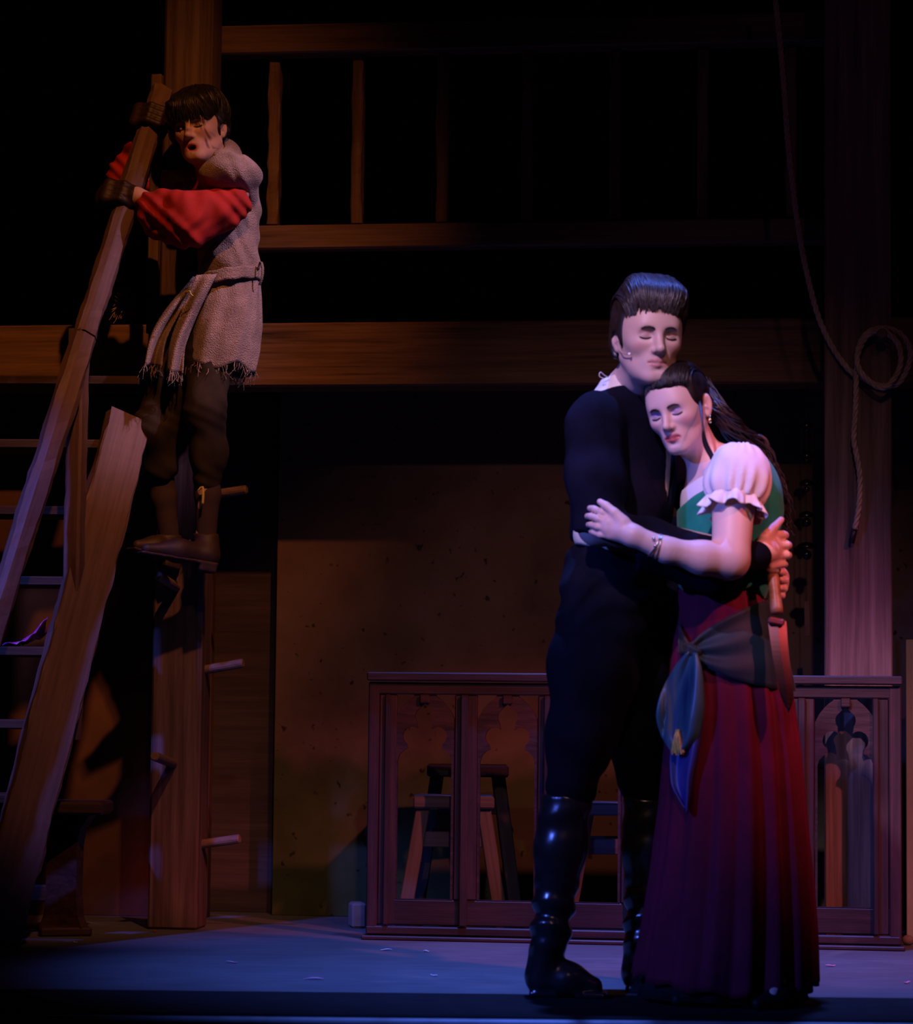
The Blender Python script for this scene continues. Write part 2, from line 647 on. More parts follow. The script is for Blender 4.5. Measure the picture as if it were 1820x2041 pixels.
# ------------------------------------------------------------------ right post with knob
VR = 1.80
c1 = SU(1712, 1880, VR)
rp = thing('timber_post', 'thick streaked timber post behind the carved screen with rope knob', 'post', (c1[0], c1[1] + 0.1, 0))
vbar('post', 1644, 1779, 1300, 0.0, 4.4, VR, 0.2, M['post'], rp, bev=0.004)
kb = SU(1757, 672, VR)
pts = [kb + dn * 0.02, kb - dn * 0.03, kb - dn * 0.075, kb - dn * 0.082]
V, Fc = tube_mesh(pts, [0.014, 0.016, 0.017, 0.014], 14)
mesh_world('knob', V, Fc, M['peg'], rp)

# ------------------------------------------------------------------ staircase at the far left
def stair_Y(z):
    return 1.10 + 0.42 * z


def stair_pt(px, py, lift=0.0):
    Y = 1.5
    for _ in range(30):
        p = U(px, py, Y)
        Y = stair_Y(p[2] - lift)
    return U(px, py, Y)


sa = stair_pt(-5, 1905)
sa[2] = max(sa[2], 0.0)
st = thing('staircase', 'steep open wooden staircase with rough hewn handrail and broad side board', 'staircase', (sa[0], sa[1], 0))
lo = stair_pt(20, 1760)
hi = stair_pt(232, 930)
dirv = (hi - lo) / np.linalg.norm(hi - lo)
a = lo - dirv * (lo[2] - 0.035) / dirv[2]
b = lo + dirv * (1.68 - lo[2]) / dirv[2]
hewn('stringer', a, b, 0.05, 0.150, M['stair'], st, up=(-0.9, -0.45, 0.4), chamfer=0.1, n=60, jit=0.0035, seed=3)
hb = stair_pt(318, 195, 0.84)
ha = stair_pt(28, 1120, 0.84)
hd = (ha - hb) / np.linalg.norm(ha - hb)
joint = stair_pt(176, 672, 0.84)
tj = (joint - hb) @ hd
hewn('handrail', hb - hd * 0.03, hb + hd * (tj - 0.003), 0.062, 0.072, M['stair'], st, up=(-0.8, -0.6, 0.25), chamfer=0.27, n=40, jit=0.0025, seed=4)
hewn('handrail', hb + hd * (tj + 0.003), ha + hd * 0.9, 0.064, 0.074, M['stair'], st, up=(-0.8, -0.6, 0.25), chamfer=0.27, n=50, jit=0.0035, seed=5)
# upright carrying the handrail and the top newel
bt = stair_pt(156, 655, 0.80)
bb_ = stair_pt(150, 1470)
yb = bt[1] - 0.03
p0 = U(152, 1475, yb - 0.06)
p1 = U(158, 656, yb)
p0 = np.array([p1[0], p1[1], p0[2]])
hewn('upright', p0, p1, 0.05, 0.058, M['stair'], st, up=(1, -0.45, 0), chamfer=0.14, n=40, jit=0.002, seed=6)
n1 = U(314, 150, 1.95)
n0 = np.array([n1[0], n1[1], 1.98])
hewn('newel', n0, n1, 0.035, 0.035, M['stair'], st, up=(1, -0.2, 0), chamfer=0.12, n=14, jit=0.001, seed=8)
sx0 = -2.35
for py in (752, 879, 1011, 1151, 1291, 1436, 1585, 1742):
    p = stair_pt(150 if py < 1000 else 60, py)
    z = p[2]
    # right end at the stringer
    t = (z - a[2]) / (b[2] - a[2])
    e = a + (b - a) * t
    Yt = stair_Y(z) + 0.07
    bar('tread', (sx0, Yt + 0.06, z - 0.012), (e[0] + 0.005, Yt, z - 0.012), 0.20, 0.03, M['tread'], st, bev=0.004)
off = np.array([sx0 - a[0] - 0.02, 0.12, 0])
hewn('stringer', a + off, b + off, 0.05, 0.15, M['stair'], st, up=(-0.9, -0.45, 0.4), chamfer=0.1, n=40, jit=0.003, seed=9)

# crumpled violet film lying on a tread, and a straw tuft up on the gallery
tz = stair_pt(60, 1291)[2] + 0.003
c = U(55, 1270, stair_Y(tz) + 0.03)
V = []
nn, mm_ = 14, 9
for i in range(nn):
    for j in range(mm_):
        uu, vv = i / (nn - 1), j / (mm_ - 1)
        V.append((c[0] - 0.075 + 0.13 * uu + 0.006 * math.sin(9 * vv + 5 * uu), c[1] - 0.03 + 0.10 * vv,
                  tz + 0.004 + 0.085 * uu ** 3 * (0.75 + 0.25 * math.sin(5 * vv)) + 0.010 * abs(math.sin(11 * uu + 7 * vv))))
Fc = [(i * mm_ + j, (i + 1) * mm_ + j, (i + 1) * mm_ + j + 1, i * mm_ + j + 1) for i in range(nn - 1) for j in range(mm_ - 1)]
mt, nt, bs = mat_new('violet_film')
bs.inputs['Base Color'].default_value = (0.45, 0.07, 0.42, 1)
bs.inputs['Roughness'].default_value = 0.12
bs.inputs['Specular IOR Level'].default_value = 0.9
o = mesh_world('plastic_wrapper', V, Fc, mt, smooth=True, base=(c[0], c[1], tz))
md = o.modifiers.new('thickness', 'SOLIDIFY')
md.thickness = 0.002
tag(o, 'crumpled shiny violet plastic wrapper lying on a stair tread', 'wrapper')

# ------------------------------------------------------------------ bench at bottom left
bx = FL(128, 1866)
bn = thing('bench', 'dark varnished wooden bench with a shaped trestle end behind the stairs', 'bench', (bx[0], bx[1], 0))
zt = U(150, 1597, bx[1])[2]
zb = U(150, 1623, bx[1])[2]
xr = U(212, 1610, bx[1])[0]
bar('bench_top', (xr - 1.15, bx[1] + 0.05, (zt + zb) / 2), (xr, bx[1] + 0.05, (zt + zb) / 2), 0.26, zt - zb, M['bench'], bn, bev=0.008)


def extrude_poly(name, pts, o3, ax, ay, th, mat, parent, holes=()):
    """flat polygon (with holes) in the frame o3 + x*ax + y*ay, thickness th along ax x ay"""
    ax = np.asarray(ax, float)
    ay = np.asarray(ay, float)
    nz = np.cross(ax, ay)
    loops = [list(pts)] + [list(h) for h in holes]
    flat = [p for l in loops for p in l]
    tri = tessellate_polygon([[Vector((p[0], p[1], 0)) for p in l] for l in loops])
    n = len(flat)
    V = [o3 + ax * p[0] + ay * p[1] + nz * th / 2 for p in flat] + [o3 + ax * p[0] + ay * p[1] - nz * th / 2 for p in flat]
    Fc = []
    for t in tri:
        A, B, C_ = [np.array(flat[i]) for i in t]
        cr = (B[0] - A[0]) * (C_[1] - A[1]) - (B[1] - A[1]) * (C_[0] - A[0])
        t = t if cr > 0 else (t[0], t[2], t[1])
        Fc.append(t)
        Fc.append((t[0] + n, t[2] + n, t[1] + n))
    s = 0
    for l in loops:
        k = len(l)
        for i in range(k):
            j = (i + 1) % k
            Fc.append((s + i, s + i + n, s + j + n, s + j))
        s += k
    o = mesh_world(name, V, Fc, mat, parent)
    bm = bmesh.new()
    bm.from_mesh(o.data)
    bmesh.ops.recalc_face_normals(bm, faces=bm.faces)
    bm.to_mesh(o.data)
    bm.free()
    return o


k = PX(1, bx[1])
H = zb
end = [(-0.085, 0.0), (0.085, 0.0), (0.085, 0.03), (0.07, 0.06), (0.062, 0.12), (0.062, H - 0.10), (0.072, H - 0.05), (0.11, H),
       (-0.11, H), (-0.072, H - 0.05), (-0.062, H - 0.10), (-0.062, 0.12), (-0.07, 0.06), (-0.085, 0.03)]
ce = U(124, 1750, bx[1])[0]
extrude_poly('trestle_end', end, np.array([ce, bx[1] + 0.05, 0.0]), (0.86, -0.5, 0), (0, 0, 1), 0.035, M['bench'], bn)
extrude_poly('trestle_end', end, np.array([xr - 1.0, bx[1] + 0.05, 0.0]), (0.86, -0.5, 0), (0, 0, 1), 0.035, M['bench'], bn)
bar('foot_rail', (ce - 0.07, bx[1] - 0.0, 0.014), (ce + 0.09, bx[1] + 0.04, 0.014), 0.08, 0.028, M['bench'], bn, bev=0.006)
bar('stretcher', (xr - 1.0, bx[1] + 0.08, 0.13), (ce, bx[1] + 0.08, 0.13), 0.03, 0.055, M['bench'], bn)

# ------------------------------------------------------------------ carved gothic screen
VS = 1.678
o0 = SU(722, 1875, VS)
o1 = SU(1804, 1893, VS)
ax = np.array([o1[0] - o0[0], o1[1] - o0[1], 0])
SL = np.linalg.norm(ax)
ax /= SL
az = np.array([0, 0, 1.0])
an = np.cross(ax, az)          # towards the house
if an[1] > 0:
    an = -an
sc = thing('carved_screen', 'low red-brown gothic screen with trefoil arches behind the embracing couple', 'screen', (o0 + o1) / 2 * np.array([1, 1, 0]))
org0 = np.array([o0[0], o0[1], 0.0])


def zat(py):
    return SU(910, py + 4, VS)[2]


def sbox(name, u0, u1, z0, z1, f0, f1, bev=0.004):
    """box of the screen between u0..u1 along it, z0..z1, standing f0..f1 proud towards the house"""
    p = org0 + ax * u0 + an * (f0 + f1) / 2 + az * (z0 + z1) / 2
    q = org0 + ax * u1 + an * (f0 + f1) / 2 + az * (z0 + z1) / 2
    if u1 - u0 > z1 - z0:
        return bar(name, p, q, abs(f1 - f0), z1 - z0, M['screen'], sc, bev=bev)
    cu = (u0 + u1) / 2
    p = org0 + ax * cu + an * (f0 + f1) / 2 + az * z0
    q = org0 + ax * cu + an * (f0 + f1) / 2 + az * z1
    return bar(name, p, q, abs(f1 - f0), u1 - u0, M['screen'], sc, up=ax, bev=bev)


ztop, zcap, zrail, zop, zbase, zplin = zat(1337), zat(1354), zat(1381), zat(1790), zat(1842), zat(1861)
upx = SL / 1081.0
sbox('top_cap', 6 * upx, SL - 4 * upx, zcap, ztop, -0.055, 0.035)
sbox('top_rail', 22 * upx, SL - 22 * upx, zrail, zcap - 0.004, -0.02, 0.012)
sbox('bottom_panel', 12 * upx, SL - 12 * upx, zbase, zop, -0.015, 0.004)
sbox('bottom_rail', 8 * upx, SL - 8 * upx, zplin, zbase - 0.003, -0.02, 0.016)
sbox('plinth', 0, SL, 0.0, zplin - 0.003, -0.04, 0.028)
pitch_u = 166.5 * upx
u_first = 183 * upx     # centre of the mullion between the first two bays, measured at the opening centres
cents = [(845 - 722) * upx + pitch_u * i for i in range(6)]
cents = [c - 0.0 for c in cents]
lastc = (1688 - 722) * upx
step = (lastc - cents[0]) / 5
cents = [cents[0] + step * i for i in range(6)]
half = 60 * upx
sbox('end_stile', 8 * upx, 30 * upx, zplin, zcap - 0.004, -0.02, 0.014)
sbox('end_stile', SL - 30 * upx, SL - 6 * upx, zplin, zcap - 0.004, -0.02, 0.014)
sbox('stile', 30 * upx, cents[0] - half + 3 * upx, zbase, zrail, -0.015, 0.006)
sbox('stile', cents[5] + half - 3 * upx, SL - 30 * upx, zbase, zrail, -0.015, 0.006)
sbox('stile_bead', 42 * upx, 54 * upx, zbase, zrail, 0.004, 0.02)
sbox('stile_bead', SL - 62 * upx, SL - 50 * upx, zbase, zrail, 0.004, 0.02)
for i in range(5):
    um = (cents[i] + cents[i + 1]) / 2
    sbox('mullion', um - 23 * upx, um + 23 * upx, zop, zrail, -0.015, 0.006)
    sbox('mullion_bead', um - 10 * upx, um + 6 * upx, zbase, zrail, 0.006, 0.024)


def arc(cx, cy, r, a0, a1, n):
    return [(cx + r * math.cos(math.radians(a0 + (a1 - a0) * i / n)), cy + r * math.sin(math.radians(a0 + (a1 - a0) * i / n))) for i in range(n + 1)]


hz = lambda py: (zat(py))
W = half
y_sp = hz(1415)
y_top = hz(1370)
outer = [(-W, zop), (W, zop), (W, hz(1428)), (W * .86, hz(1412)), (W * .70, hz(1400)), (W * .54, hz(1391)), (W * .40, hz(1385)), (W * .34, zrail + .004)]
outer += [(-x, y) for x, y in reversed(outer[2:])]
q = upx
jw = 55 * q
right = [(jw, zop + 0.001), (jw, hz(1512))]
right += [(jw - 4 * q, hz(1501)), (jw - 12 * q, hz(1493)), (jw - 20 * q, hz(1489))]
right += arc(26 * q, hz(1464), 19 * q, -55, 130, 12)
right += [(15 * q, hz(1446))]
right += arc(0, hz(1424), 20 * q, -35, 25, 8)
right += [(12 * q, hz(1409)), (6 * q, hz(1403)), (0, hz(1399))]
hole = right + [(-x, y) for x, y in reversed(right[:-1])]
pan = None
for i, cu in enumerate(cents):
    if pan is None:
        pan = extrude_poly('tracery_panel', outer, org0 + ax * cu - an * 0.006, ax, az, 0.018, M['screen'], sc, holes=[hole])
    else:
        o = pan.copy()
        COL.objects.link(o)
        o.location = pan.location + Vector((ax * (cu - cents[0])).tolist())
    sbox('keystone', cu - 10 * q, cu + 10 * q, hz(1399), zrail, 0.0, 0.02)

# ------------------------------------------------------------------ stools behind the screen
def stool(pxl, pxr, pytop, pybot_leg, v, hgt_py, mat, name, label, dark=False):
    a = SU(pxl, pytop, v)
    b = SU(pxr, pytop, v)
    zt = a[2]
    c = (a + b) / 2
    wdt = np.linalg.norm(b - a)
    t = thing(name, label, 'stool', (c[0], c[1] + 0.12, 0), 'stools behind the screen')
    cy = c[1] + 0.12
    bar('seat', (c[0] - wdt / 2, cy, zt - 0.02), (c[0] + wdt / 2, cy, zt - 0.02), 0.26, 0.04, mat, t, bev=0.006)
    for sx in (-1, 1):
        for sy in (-1, 1):
            top = np.array([c[0] + sx * (wdt / 2 - 0.035), cy + sy * 0.09, zt - 0.03])
            bot = np.array([c[0] + sx * (wdt / 2 + 0.035), cy + sy * 0.13, 0.001])
            bar('leg', bot, top, 0.038, 0.045, mat, t, up=(1, 0, 0.2), bev=0.003)
    for sy in (-1, 1):
        zz = zt - 0.14
        bar('stretcher', (c[0] - wdt / 2 + 0.03, cy + sy * 0.10, zz), (c[0] + wdt / 2 - 0.03, cy + sy * 0.10, zz), 0.022, 0.05, mat, t, bev=0.003)
    for sx in (-1, 1):
        zz = zt - 0.22
        bar('stretcher', (c[0] + sx * (wdt / 2 - 0.005), cy - 0.10, zz), (c[0] + sx * (wdt / 2 - 0.005), cy + 0.10, zz), 0.022, 0.045, mat, t, up=(1, 0, 0.2), bev=0.003)
    return t


stool(824, 985, 1586, 1790, 1.80, 0, M['stool'], 'stool', 'grey wooden stool nearest the left end of the carved screen')
stool(852, 1014, 1524, 1780, 2.15, 0, M['stool_dark'], 'stool', 'taller black stool standing behind the grey stool at left')
stool(1150, 1320, 1600, 1780, 1.82, 0, M['stool'], 'stool', 'grey wooden stool seen between the boots of the man')

# small pale block beside the screen
p = FL(711, 1851)
o = link('wooden_block', bevel_box_mesh('wooden_block', 0.05, 0.09, 0.085, 0.008), M['block'])
o.location = (p[0], p[1] + 0.05, 0.0425)
o.rotation_euler = (0, 0, 0.2)
tag(o, 'small pale wooden block on the floor against the left end of the screen', 'block')
for i, (px, py, r) in enumerate([(1809, 1884, 0.02), (1813, 1868, 0.018)]):
    p = FL(px, py)
    bm = bmesh.new()
    bmesh.ops.create_icosphere(bm, subdivisions=2, radius=r)
    for vv in bm.verts:
        vv.co *= 1 + 0.12 * math.sin(40 * vv.co.x + 31 * vv.co.y + i)
        vv.co.z *= 0.85
    me = bpy.data.meshes.new('pebble')
    bm.to_mesh(me)
    bm.free()
    for pl in me.polygons:
        pl.use_smooth = True
    o = link('pebble', me, M['block'])
    o.location = (p[0], p[1], r * 0.8)
    tag(o, ['pale round stone on the floor by the right end of the screen, the front one', 'pale round stone on the floor by the right end of the screen, the rear one'][i], 'stone', 'stones by the screen')

# ------------------------------------------------------------------ rope
def rope_mesh(pts, r, turns_per_m=14, strands=3, nper=140):
    pts = np.asarray(pts, float)
    seg = np.linalg.norm(np.diff(pts, axis=0), axis=1)
    s = np.concatenate([[0], np.cumsum(seg)])
    L = s[-1]
    n = int(L * nper) + 8
    q = np.linspace(0, L, n)
    P = np.stack([np.interp(q, s, pts[:, i]) for i in range(3)], 1)
    T = np.gradient(P, axis=0)
    T /= np.linalg.norm(T, axis=1)[:, None]
    v = np.cross(T[0], np.array([0, 1.0, 0.1]))
    N = np.zeros_like(P)
    for i in range(n):
        v = v - T[i] * (v @ T[i])
        v /= np.linalg.norm(v)
        N[i] = v
    B = np.cross(T, N)
    VV, FF = [], []
    for k in range(strands):
        ph = 2 * math.pi * (k / strands + turns_per_m * q)
        C_ = P + (N * np.cos(ph)[:, None] + B * np.sin(ph)[:, None]) * r * 0.5
        V, Fc = tube_mesh(C_, r * 0.55, 7)
        o_ = len(VV) and sum(len(x) for x in VV)
        VV.append(V)
        FF += [tuple(i + o_ for i in f) for f in Fc]
    return np.vstack(VV), FF


RV = VR - 0.02
hang = [(1540, -60), (1546, 0), (1560, 140), (1572, 300), (1594, 470), (1622, 600), (1650, 675), (1690, 735), (1718, 752), (1752, 768)]
path = [SU(x, y, RV - 0.02 if x < 1650 else RV) for x, y in hang]
loop1 = [(1790, 764), (1812, 725), (1812, 690), (1790, 662), (1757, 654), (1728, 664), (1711, 695), (1712, 735), (1740, 765), (1765, 772)]
path += [SU(x, y, RV - 0.012 - 0.004 * i) for i, (x, y) in enumerate(loop1)]
loop2 = [(1788, 745), (1796, 715), (1787, 680), (1757, 660), (1730, 668), (1712, 700), (1707, 740), (1706, 800), (1702, 870), (1706, 900), (1714, 950), (1712, 1010), (1704, 1055)]
path += [SU(x, y, RV - 0.045 + 0.003 * i) for i, (x, y) in enumerate(loop2)]
rope = thing('rope', 'twisted hemp rope hung down and coiled over the knob of the post', 'rope', SU(1757, 660, RV))
V, Fc = rope_mesh(spline(path, 420), 0.0095)
mesh_world('rope_strands', V, Fc, M['rope'], rope, smooth=True)
e0 = SU(1704, 1052, RV)
e1 = SU(1697, 1082, RV)
V, Fc = tube_mesh([e0, (e0 + e1) / 2, e1], 0.0095, 12)
mesh_world('taped_end', V, Fc, M['tape'], rope, smooth=True)

# ------------------------------------------------------------------ wind chime
VC = 2.15
wc = thing('wind_chime', 'hanging chime of dark metal discs and balls with a red wooden paddle', 'wind chime', SU(1608, 845, VC))
for py, w_ in ((847, 26), (907, 27), (963, 31), (1026, 32), (1088, 42)):
    c = SU(1608, py, VC)
    r = PX(w_ / 2, c[1])
    V, Fc = lathe_mesh([(0.004, 0.013), (r * 0.5, 0.010), (r * 0.85, 0.004), (r, -0.004), (r * 0.98, -0.007), (r * 0.5, 0.002), (0.003, 0.006)], c, 20)
    mesh_world('disc', V, Fc, M['chime'], wc, smooth=True)
for py, r_ in ((858, 5), (918, 5), (975, 6), (1041, 9), (1106, 10)):
    c = SU(1608, py, VC)
    r = PX(r_, c[1])
    V, Fc = lathe_mesh([(r * math.sin(t) + 0.0002, -r * math.cos(t)) for t in np.linspace(0.02, math.pi - 0.02, 10)], c, 14)
    mesh_world('ball', V, Fc, M['chime'], wc, smooth=True)
for dxp in (-11, 0, 11):
    a_ = SU(1608 + dxp, 770 if dxp == 0 else 846, VC)
    b_ = SU(1608 + dxp, 1200 if dxp == 0 else 1088, VC)
    V, Fc = tube_mesh([a_, (a_ + b_) / 2, b_], 0.0012, 6)
    mesh_world('string', V, Fc, M['cord'], wc)
a_ = SU(1608, 1198, VC)
b_ = SU(1610, 1268, VC)
bar('paddle', b_, a_, 0.004, PX(11, a_[1]), M['chime_wood'], wc, up=(1, 0, 0), bev=0.001)

# ------------------------------------------------------------------ scraps on the stage
scr = [(625, 1953, 0.055, 'pink', 'long pink paper scrap lying in front of the middle of the screen'),
       (462, 1920, 0.035, 'pink', 'pink paper scrap on the floor right of the peg post'),
       (865, 1946, 0.02, 'white', 'small white scrap on the floor before the second screen bay'),
       (308, 1857, 0.014, 'red', 'tiny red scrap at the foot of the peg post'),
       (1655, 1926, 0.03, 'pink', 'pink scrap on the floor to the right of the skirt'),
       (1808, 1960, 0.02, 'pink', 'pink scrap at the far right edge of the stage floor'),
       (770, 1895, 0.035, 'white', 'white scuffed scrap close to the left end of the screen'),
       (850, 1868 + 30, 0.018, 'white', 'white scrap on the floor below the first screen bay'),
       (150, 1880, 0.018, 'white', 'white scrap on the floor in front of the bench')]
SM = {'pink': plain('pink_paper', (0.75, 0.30, 0.42), 0.7), 'white': plain('white_paper', (0.6, 0.6, 0.62), 0.7), 'red': plain('red_paper', (0.6, 0.03, 0.02), 0.6)}
for i, (px, py, L, cc, lab) in enumerate(scr):
    p = FL(px, py)
    V, Fc = [], []
    nn = 7
    for j in range(nn):
        t = j / (nn - 1)
        wv = 0.006 * (0.5 + math.sin(math.pi * t))
        z = 0.0015 + 0.003 * abs(math.sin(3 * t + i))
        for sgn in (-1, 1):
            V.append((p[0] - L / 2 + L * t, p[1] + 0.01 * math.sin(2.5 * t + i) + sgn * wv, z))
    for j in range(nn - 1):
        Fc.append((j * 2, j * 2 + 2, j * 2 + 3, j * 2 + 1))
    o = mesh_world('paper_scrap', V, Fc, SM[cc], base=(p[0], p[1], 0))
    md = o.modifiers.new('thickness', 'SOLIDIFY')
    md.thickness = 0.001
    md.offset = 1
    tag(o, lab, 'scrap', 'scraps on the stage floor')

# ------------------------------------------------------------------ solid modelling by distance fields
def rotz(a):
    c, s = math.cos(a), math.sin(a)
    return np.array([[c, -s, 0], [s, c, 0], [0, 0, 1.0]])


def rotx(a):
    c, s = math.cos(a), math.sin(a)
    return np.array([[1.0, 0, 0], [0, c, -s], [0, s, c]])


def roty(a):
    c, s = math.cos(a), math.sin(a)
    return np.array([[c, 0, s], [0, 1.0, 0], [-s, 0, c]])


class Prim:
    def __init__(self, fn, lo, hi):
        self.fn, self.lo, self.hi = fn, np.asarray(lo, float), np.asarray(hi, float)


def cap(a, b, ra, rb=None):
    a = np.asarray(a, np.float32)
    b = np.asarray(b, np.float32)
    rb = ra if rb is None else rb
    ab = b - a
    dd = float(ab @ ab) + 1e-12

    def fn(p):
        h = np.clip(((p - a) @ ab) / dd, 0, 1)
        q = p - a - h[..., None] * ab
        return np.sqrt((q * q).sum(-1)) - (ra + (rb - ra) * h)
    r = max(ra, rb)
    return Prim(fn, np.minimum(a, b) - r, np.maximum(a, b) + r)


def ell(c, r, R=None):
    c = np.asarray(c, np.float32)
    r = np.asarray(r, np.float32)
    Rm = None if R is None else np.asarray(R, np.float32)

    def fn(p):
        q = p - c
        if Rm is not None:
            q = q @ Rm
        k0 = np.sqrt(((q / r) ** 2).sum(-1))
        k1 = np.sqrt(((q / (r * r)) ** 2).sum(-1)) + 1e-9
        return k0 * (k0 - 1) / k1
    e = np.full(3, r.max()) if Rm is not None else r
    return Prim(fn, c - e, c + e)


def rbox(c, h, rd=0.005, R=None):
    c = np.asarray(c, np.float32)
    h = np.asarray(h, np.float32) - rd
    Rm = None if R is None else np.asarray(R, np.float32)

    def fn(p):
        q = p - c
        if Rm is not None:
            q = q @ Rm
        q = np.abs(q) - h
        return np.sqrt((np.maximum(q, 0) ** 2).sum(-1)) + np.minimum(q.max(-1), 0) - rd
    e = np.full(3, np.linalg.norm(h) + rd) if Rm is not None else h + rd
    return Prim(fn, c - e, c + e)


def xf(prim, R, o, s):
    R = np.asarray(R, np.float32)
    o = np.asarray(o, np.float32)

    def fn(p):
        return prim.fn(((p - o) @ R) / s) * s
    cs = np.array([[(prim.lo, prim.hi)[i][0], (prim.lo, prim.hi)[j][1], (prim.lo, prim.hi)[k][2]] for i in (0, 1) for j in (0, 1) for k in (0, 1)])
    w = cs @ R.T * s + o
    return Prim(fn, w.min(0), w.max(0))


class Field:
    def __init__(self, lo, hi, res, fine=()):
        self.ax = []
        for i in range(3):
            c = lo[i]
            xs = [c]
            while c < hi[i]:
                st = res
                for f in fine:
                    if f[0][i] - 1.5 * res < c < f[1][i]:
                        st = min(st, f[2])
                c += st
                xs.append(c)
            self.ax.append(np.array(xs, np.float32))
        self.V = np.full([len(a) for a in self.ax], 0.5, np.float32)
        self.res = res

    def sub(self, lo, hi):
        sl = []
        for i in range(3):
            a = max(int(np.searchsorted(self.ax[i], lo[i])) - 1, 0)
            b = min(int(np.searchsorted(self.ax[i], hi[i])) + 1, len(self.ax[i]))
            if b - a < 2:
                return None, None
            sl.append(slice(a, b))
        g = np.stack(np.meshgrid(*[self.ax[i][sl[i]] for i in range(3)], indexing='ij'), -1)
        return tuple(sl), g

    def add(self, prim, k=0.01):
        mg = k + 2.2 * self.res
        sl, g = self.sub(prim.lo - mg, prim.hi + mg)
        if sl is None:
            return self
        d = prim.fn(g)
        v = self.V[sl]
        if k > 0:
            h = np.clip(0.5 + 0.5 * (d - v) / k, 0, 1)
            self.V[sl] = d * (1 - h) + v * h - k * h * (1 - h)
        else:
            self.V[sl] = np.minimum(v, d)
        return self

    def cut(self, prim, k=0.006):
        mg = k + 2.2 * self.res
        sl, g = self.sub(prim.lo - mg, prim.hi + mg)
        if sl is None:
            return self
        d = -prim.fn(g)
        v = self.V[sl]
        h = np.clip(0.5 - 0.5 * (d - v) / k, 0, 1)
        self.V[sl] = d * (1 - h) + v * h + k * h * (1 - h)
        return self

    def clip(self, fn, lo=None, hi=None):
        """keep only where fn(p) < 0"""
        lo = [a[0] for a in self.ax] if lo is None else lo
        hi = [a[-1] for a in self.ax] if hi is None else hi
        sl, g = self.sub(lo, hi)
        self.V[sl] = np.maximum(self.V[sl], fn(g))
        return self

    def disp(self, fn, lo=None, hi=None):
        lo = [a[0] for a in self.ax] if lo is None else lo
        hi = [a[-1] for a in self.ax] if hi is None else hi
        sl, g = self.sub(lo, hi)
        self.V[sl] = self.V[sl] + fn(g).astype(np.float32)
        return self

    def mesh(self):
        V = self.V.copy()
        for i in range(3):
            idx = [slice(None)] * 3
            idx[i] = 0
            V[tuple(idx)] = 0.5
            idx[i] = -1
            V[tuple(idx)] = 0.5
        ins = V < 0
        n = [s - 1 for s in V.shape]
        cnt = np.zeros(n, np.int8)
        for i in (0, 1):
            for j in (0, 1):
                for k in (0, 1):
                    cnt += ins[i:i + n[0], j:j + n[1], k:k + n[2]]
        act = np.argwhere((cnt > 0) & (cnt < 8))
        acc = np.zeros((len(act), 3))
        num = np.zeros(len(act))
        cor = [(i, j, k) for i in (0, 1) for j in (0, 1) for k in (0, 1)]
        for a in cor:
            for d in range(3):
                if a[d]:
                    continue
                b = list(a)
                b[d] = 1
                va = V[act[:, 0] + a[0], act[:, 1] + a[1], act[:, 2] + a[2]].astype(float)
                vb = V[act[:, 0] + b[0], act[:, 1] + b[1], act[:, 2] + b[2]].astype(float)
                mk = (va < 0) != (vb < 0)
                t = np.where(mk, va / np.where(mk, va - vb, 1), 0)
                for e in range(3):
                    acc[:, e] += mk * (a[e] + (t if e == d else 0))
                num += mk
        fr = acc / num[:, None]
        P = np.zeros_like(fr)
        for e in range(3):
            axx = self.ax[e].astype(float)
            i0 = act[:, e]
            P[:, e] = axx[i0] + fr[:, e] * (axx[i0 + 1] - axx[i0])
        idg = np.full(n, -1, np.int64)
        idg[act[:, 0], act[:, 1], act[:, 2]] = np.arange(len(act))
        quads = []
        for d in range(3):
            e, f = [(1, 2), (2, 0), (0, 1)][d]
            A = [slice(0, s) for s in V.shape]
            B = [slice(0, s) for s in V.shape]
            A[d] = slice(0, V.shape[d] - 1)
            B[d] = slice(1, V.shape[d])
            for q in (e, f):
                A[q] = slice(1, V.shape[q] - 1)
                B[q] = slice(1, V.shape[q] - 1)
            sa, sb = ins[tuple(A)], ins[tuple(B)]
            for flip, mk in ((False, sa & ~sb), (True, ~sa & sb)):
                ix = np.argwhere(mk)
                if not len(ix):
                    continue
                ix[:, e] += 1
                ix[:, f] += 1
                c = []
                for de, df in ((-1, -1), (0, -1), (0, 0), (-1, 0)):
                    j = ix.copy()
                    j[:, e] += de
                    j[:, f] += df
                    c.append(idg[j[:, 0], j[:, 1], j[:, 2]])
                qd = np.stack(c, 1)
                quads.append(qd[:, ::-1] if flip else qd)
        Q = np.vstack(quads)
        return P, Q


def smooth_verts(P, Q, it=1, lam=0.5, mask=None):
    n = len(P)
    E = np.vstack([Q[:, [0, 1]], Q[:, [1, 2]], Q[:, [2, 3]], Q[:, [3, 0]]])
    deg = np.bincount(E[:, 0], minlength=n) + np.bincount(E[:, 1], minlength=n)
    for _ in range(it):
        S = np.zeros_like(P)
        for e in range(3):
            S[:, e] = np.bincount(E[:, 0], P[E[:, 1], e], n) + np.bincount(E[:, 1], P[E[:, 0], e], n)
        T = S / np.maximum(deg, 1)[:, None]
        w = lam if mask is None else lam * mask[:, None]
        P = P + (T - P) * w
    return P


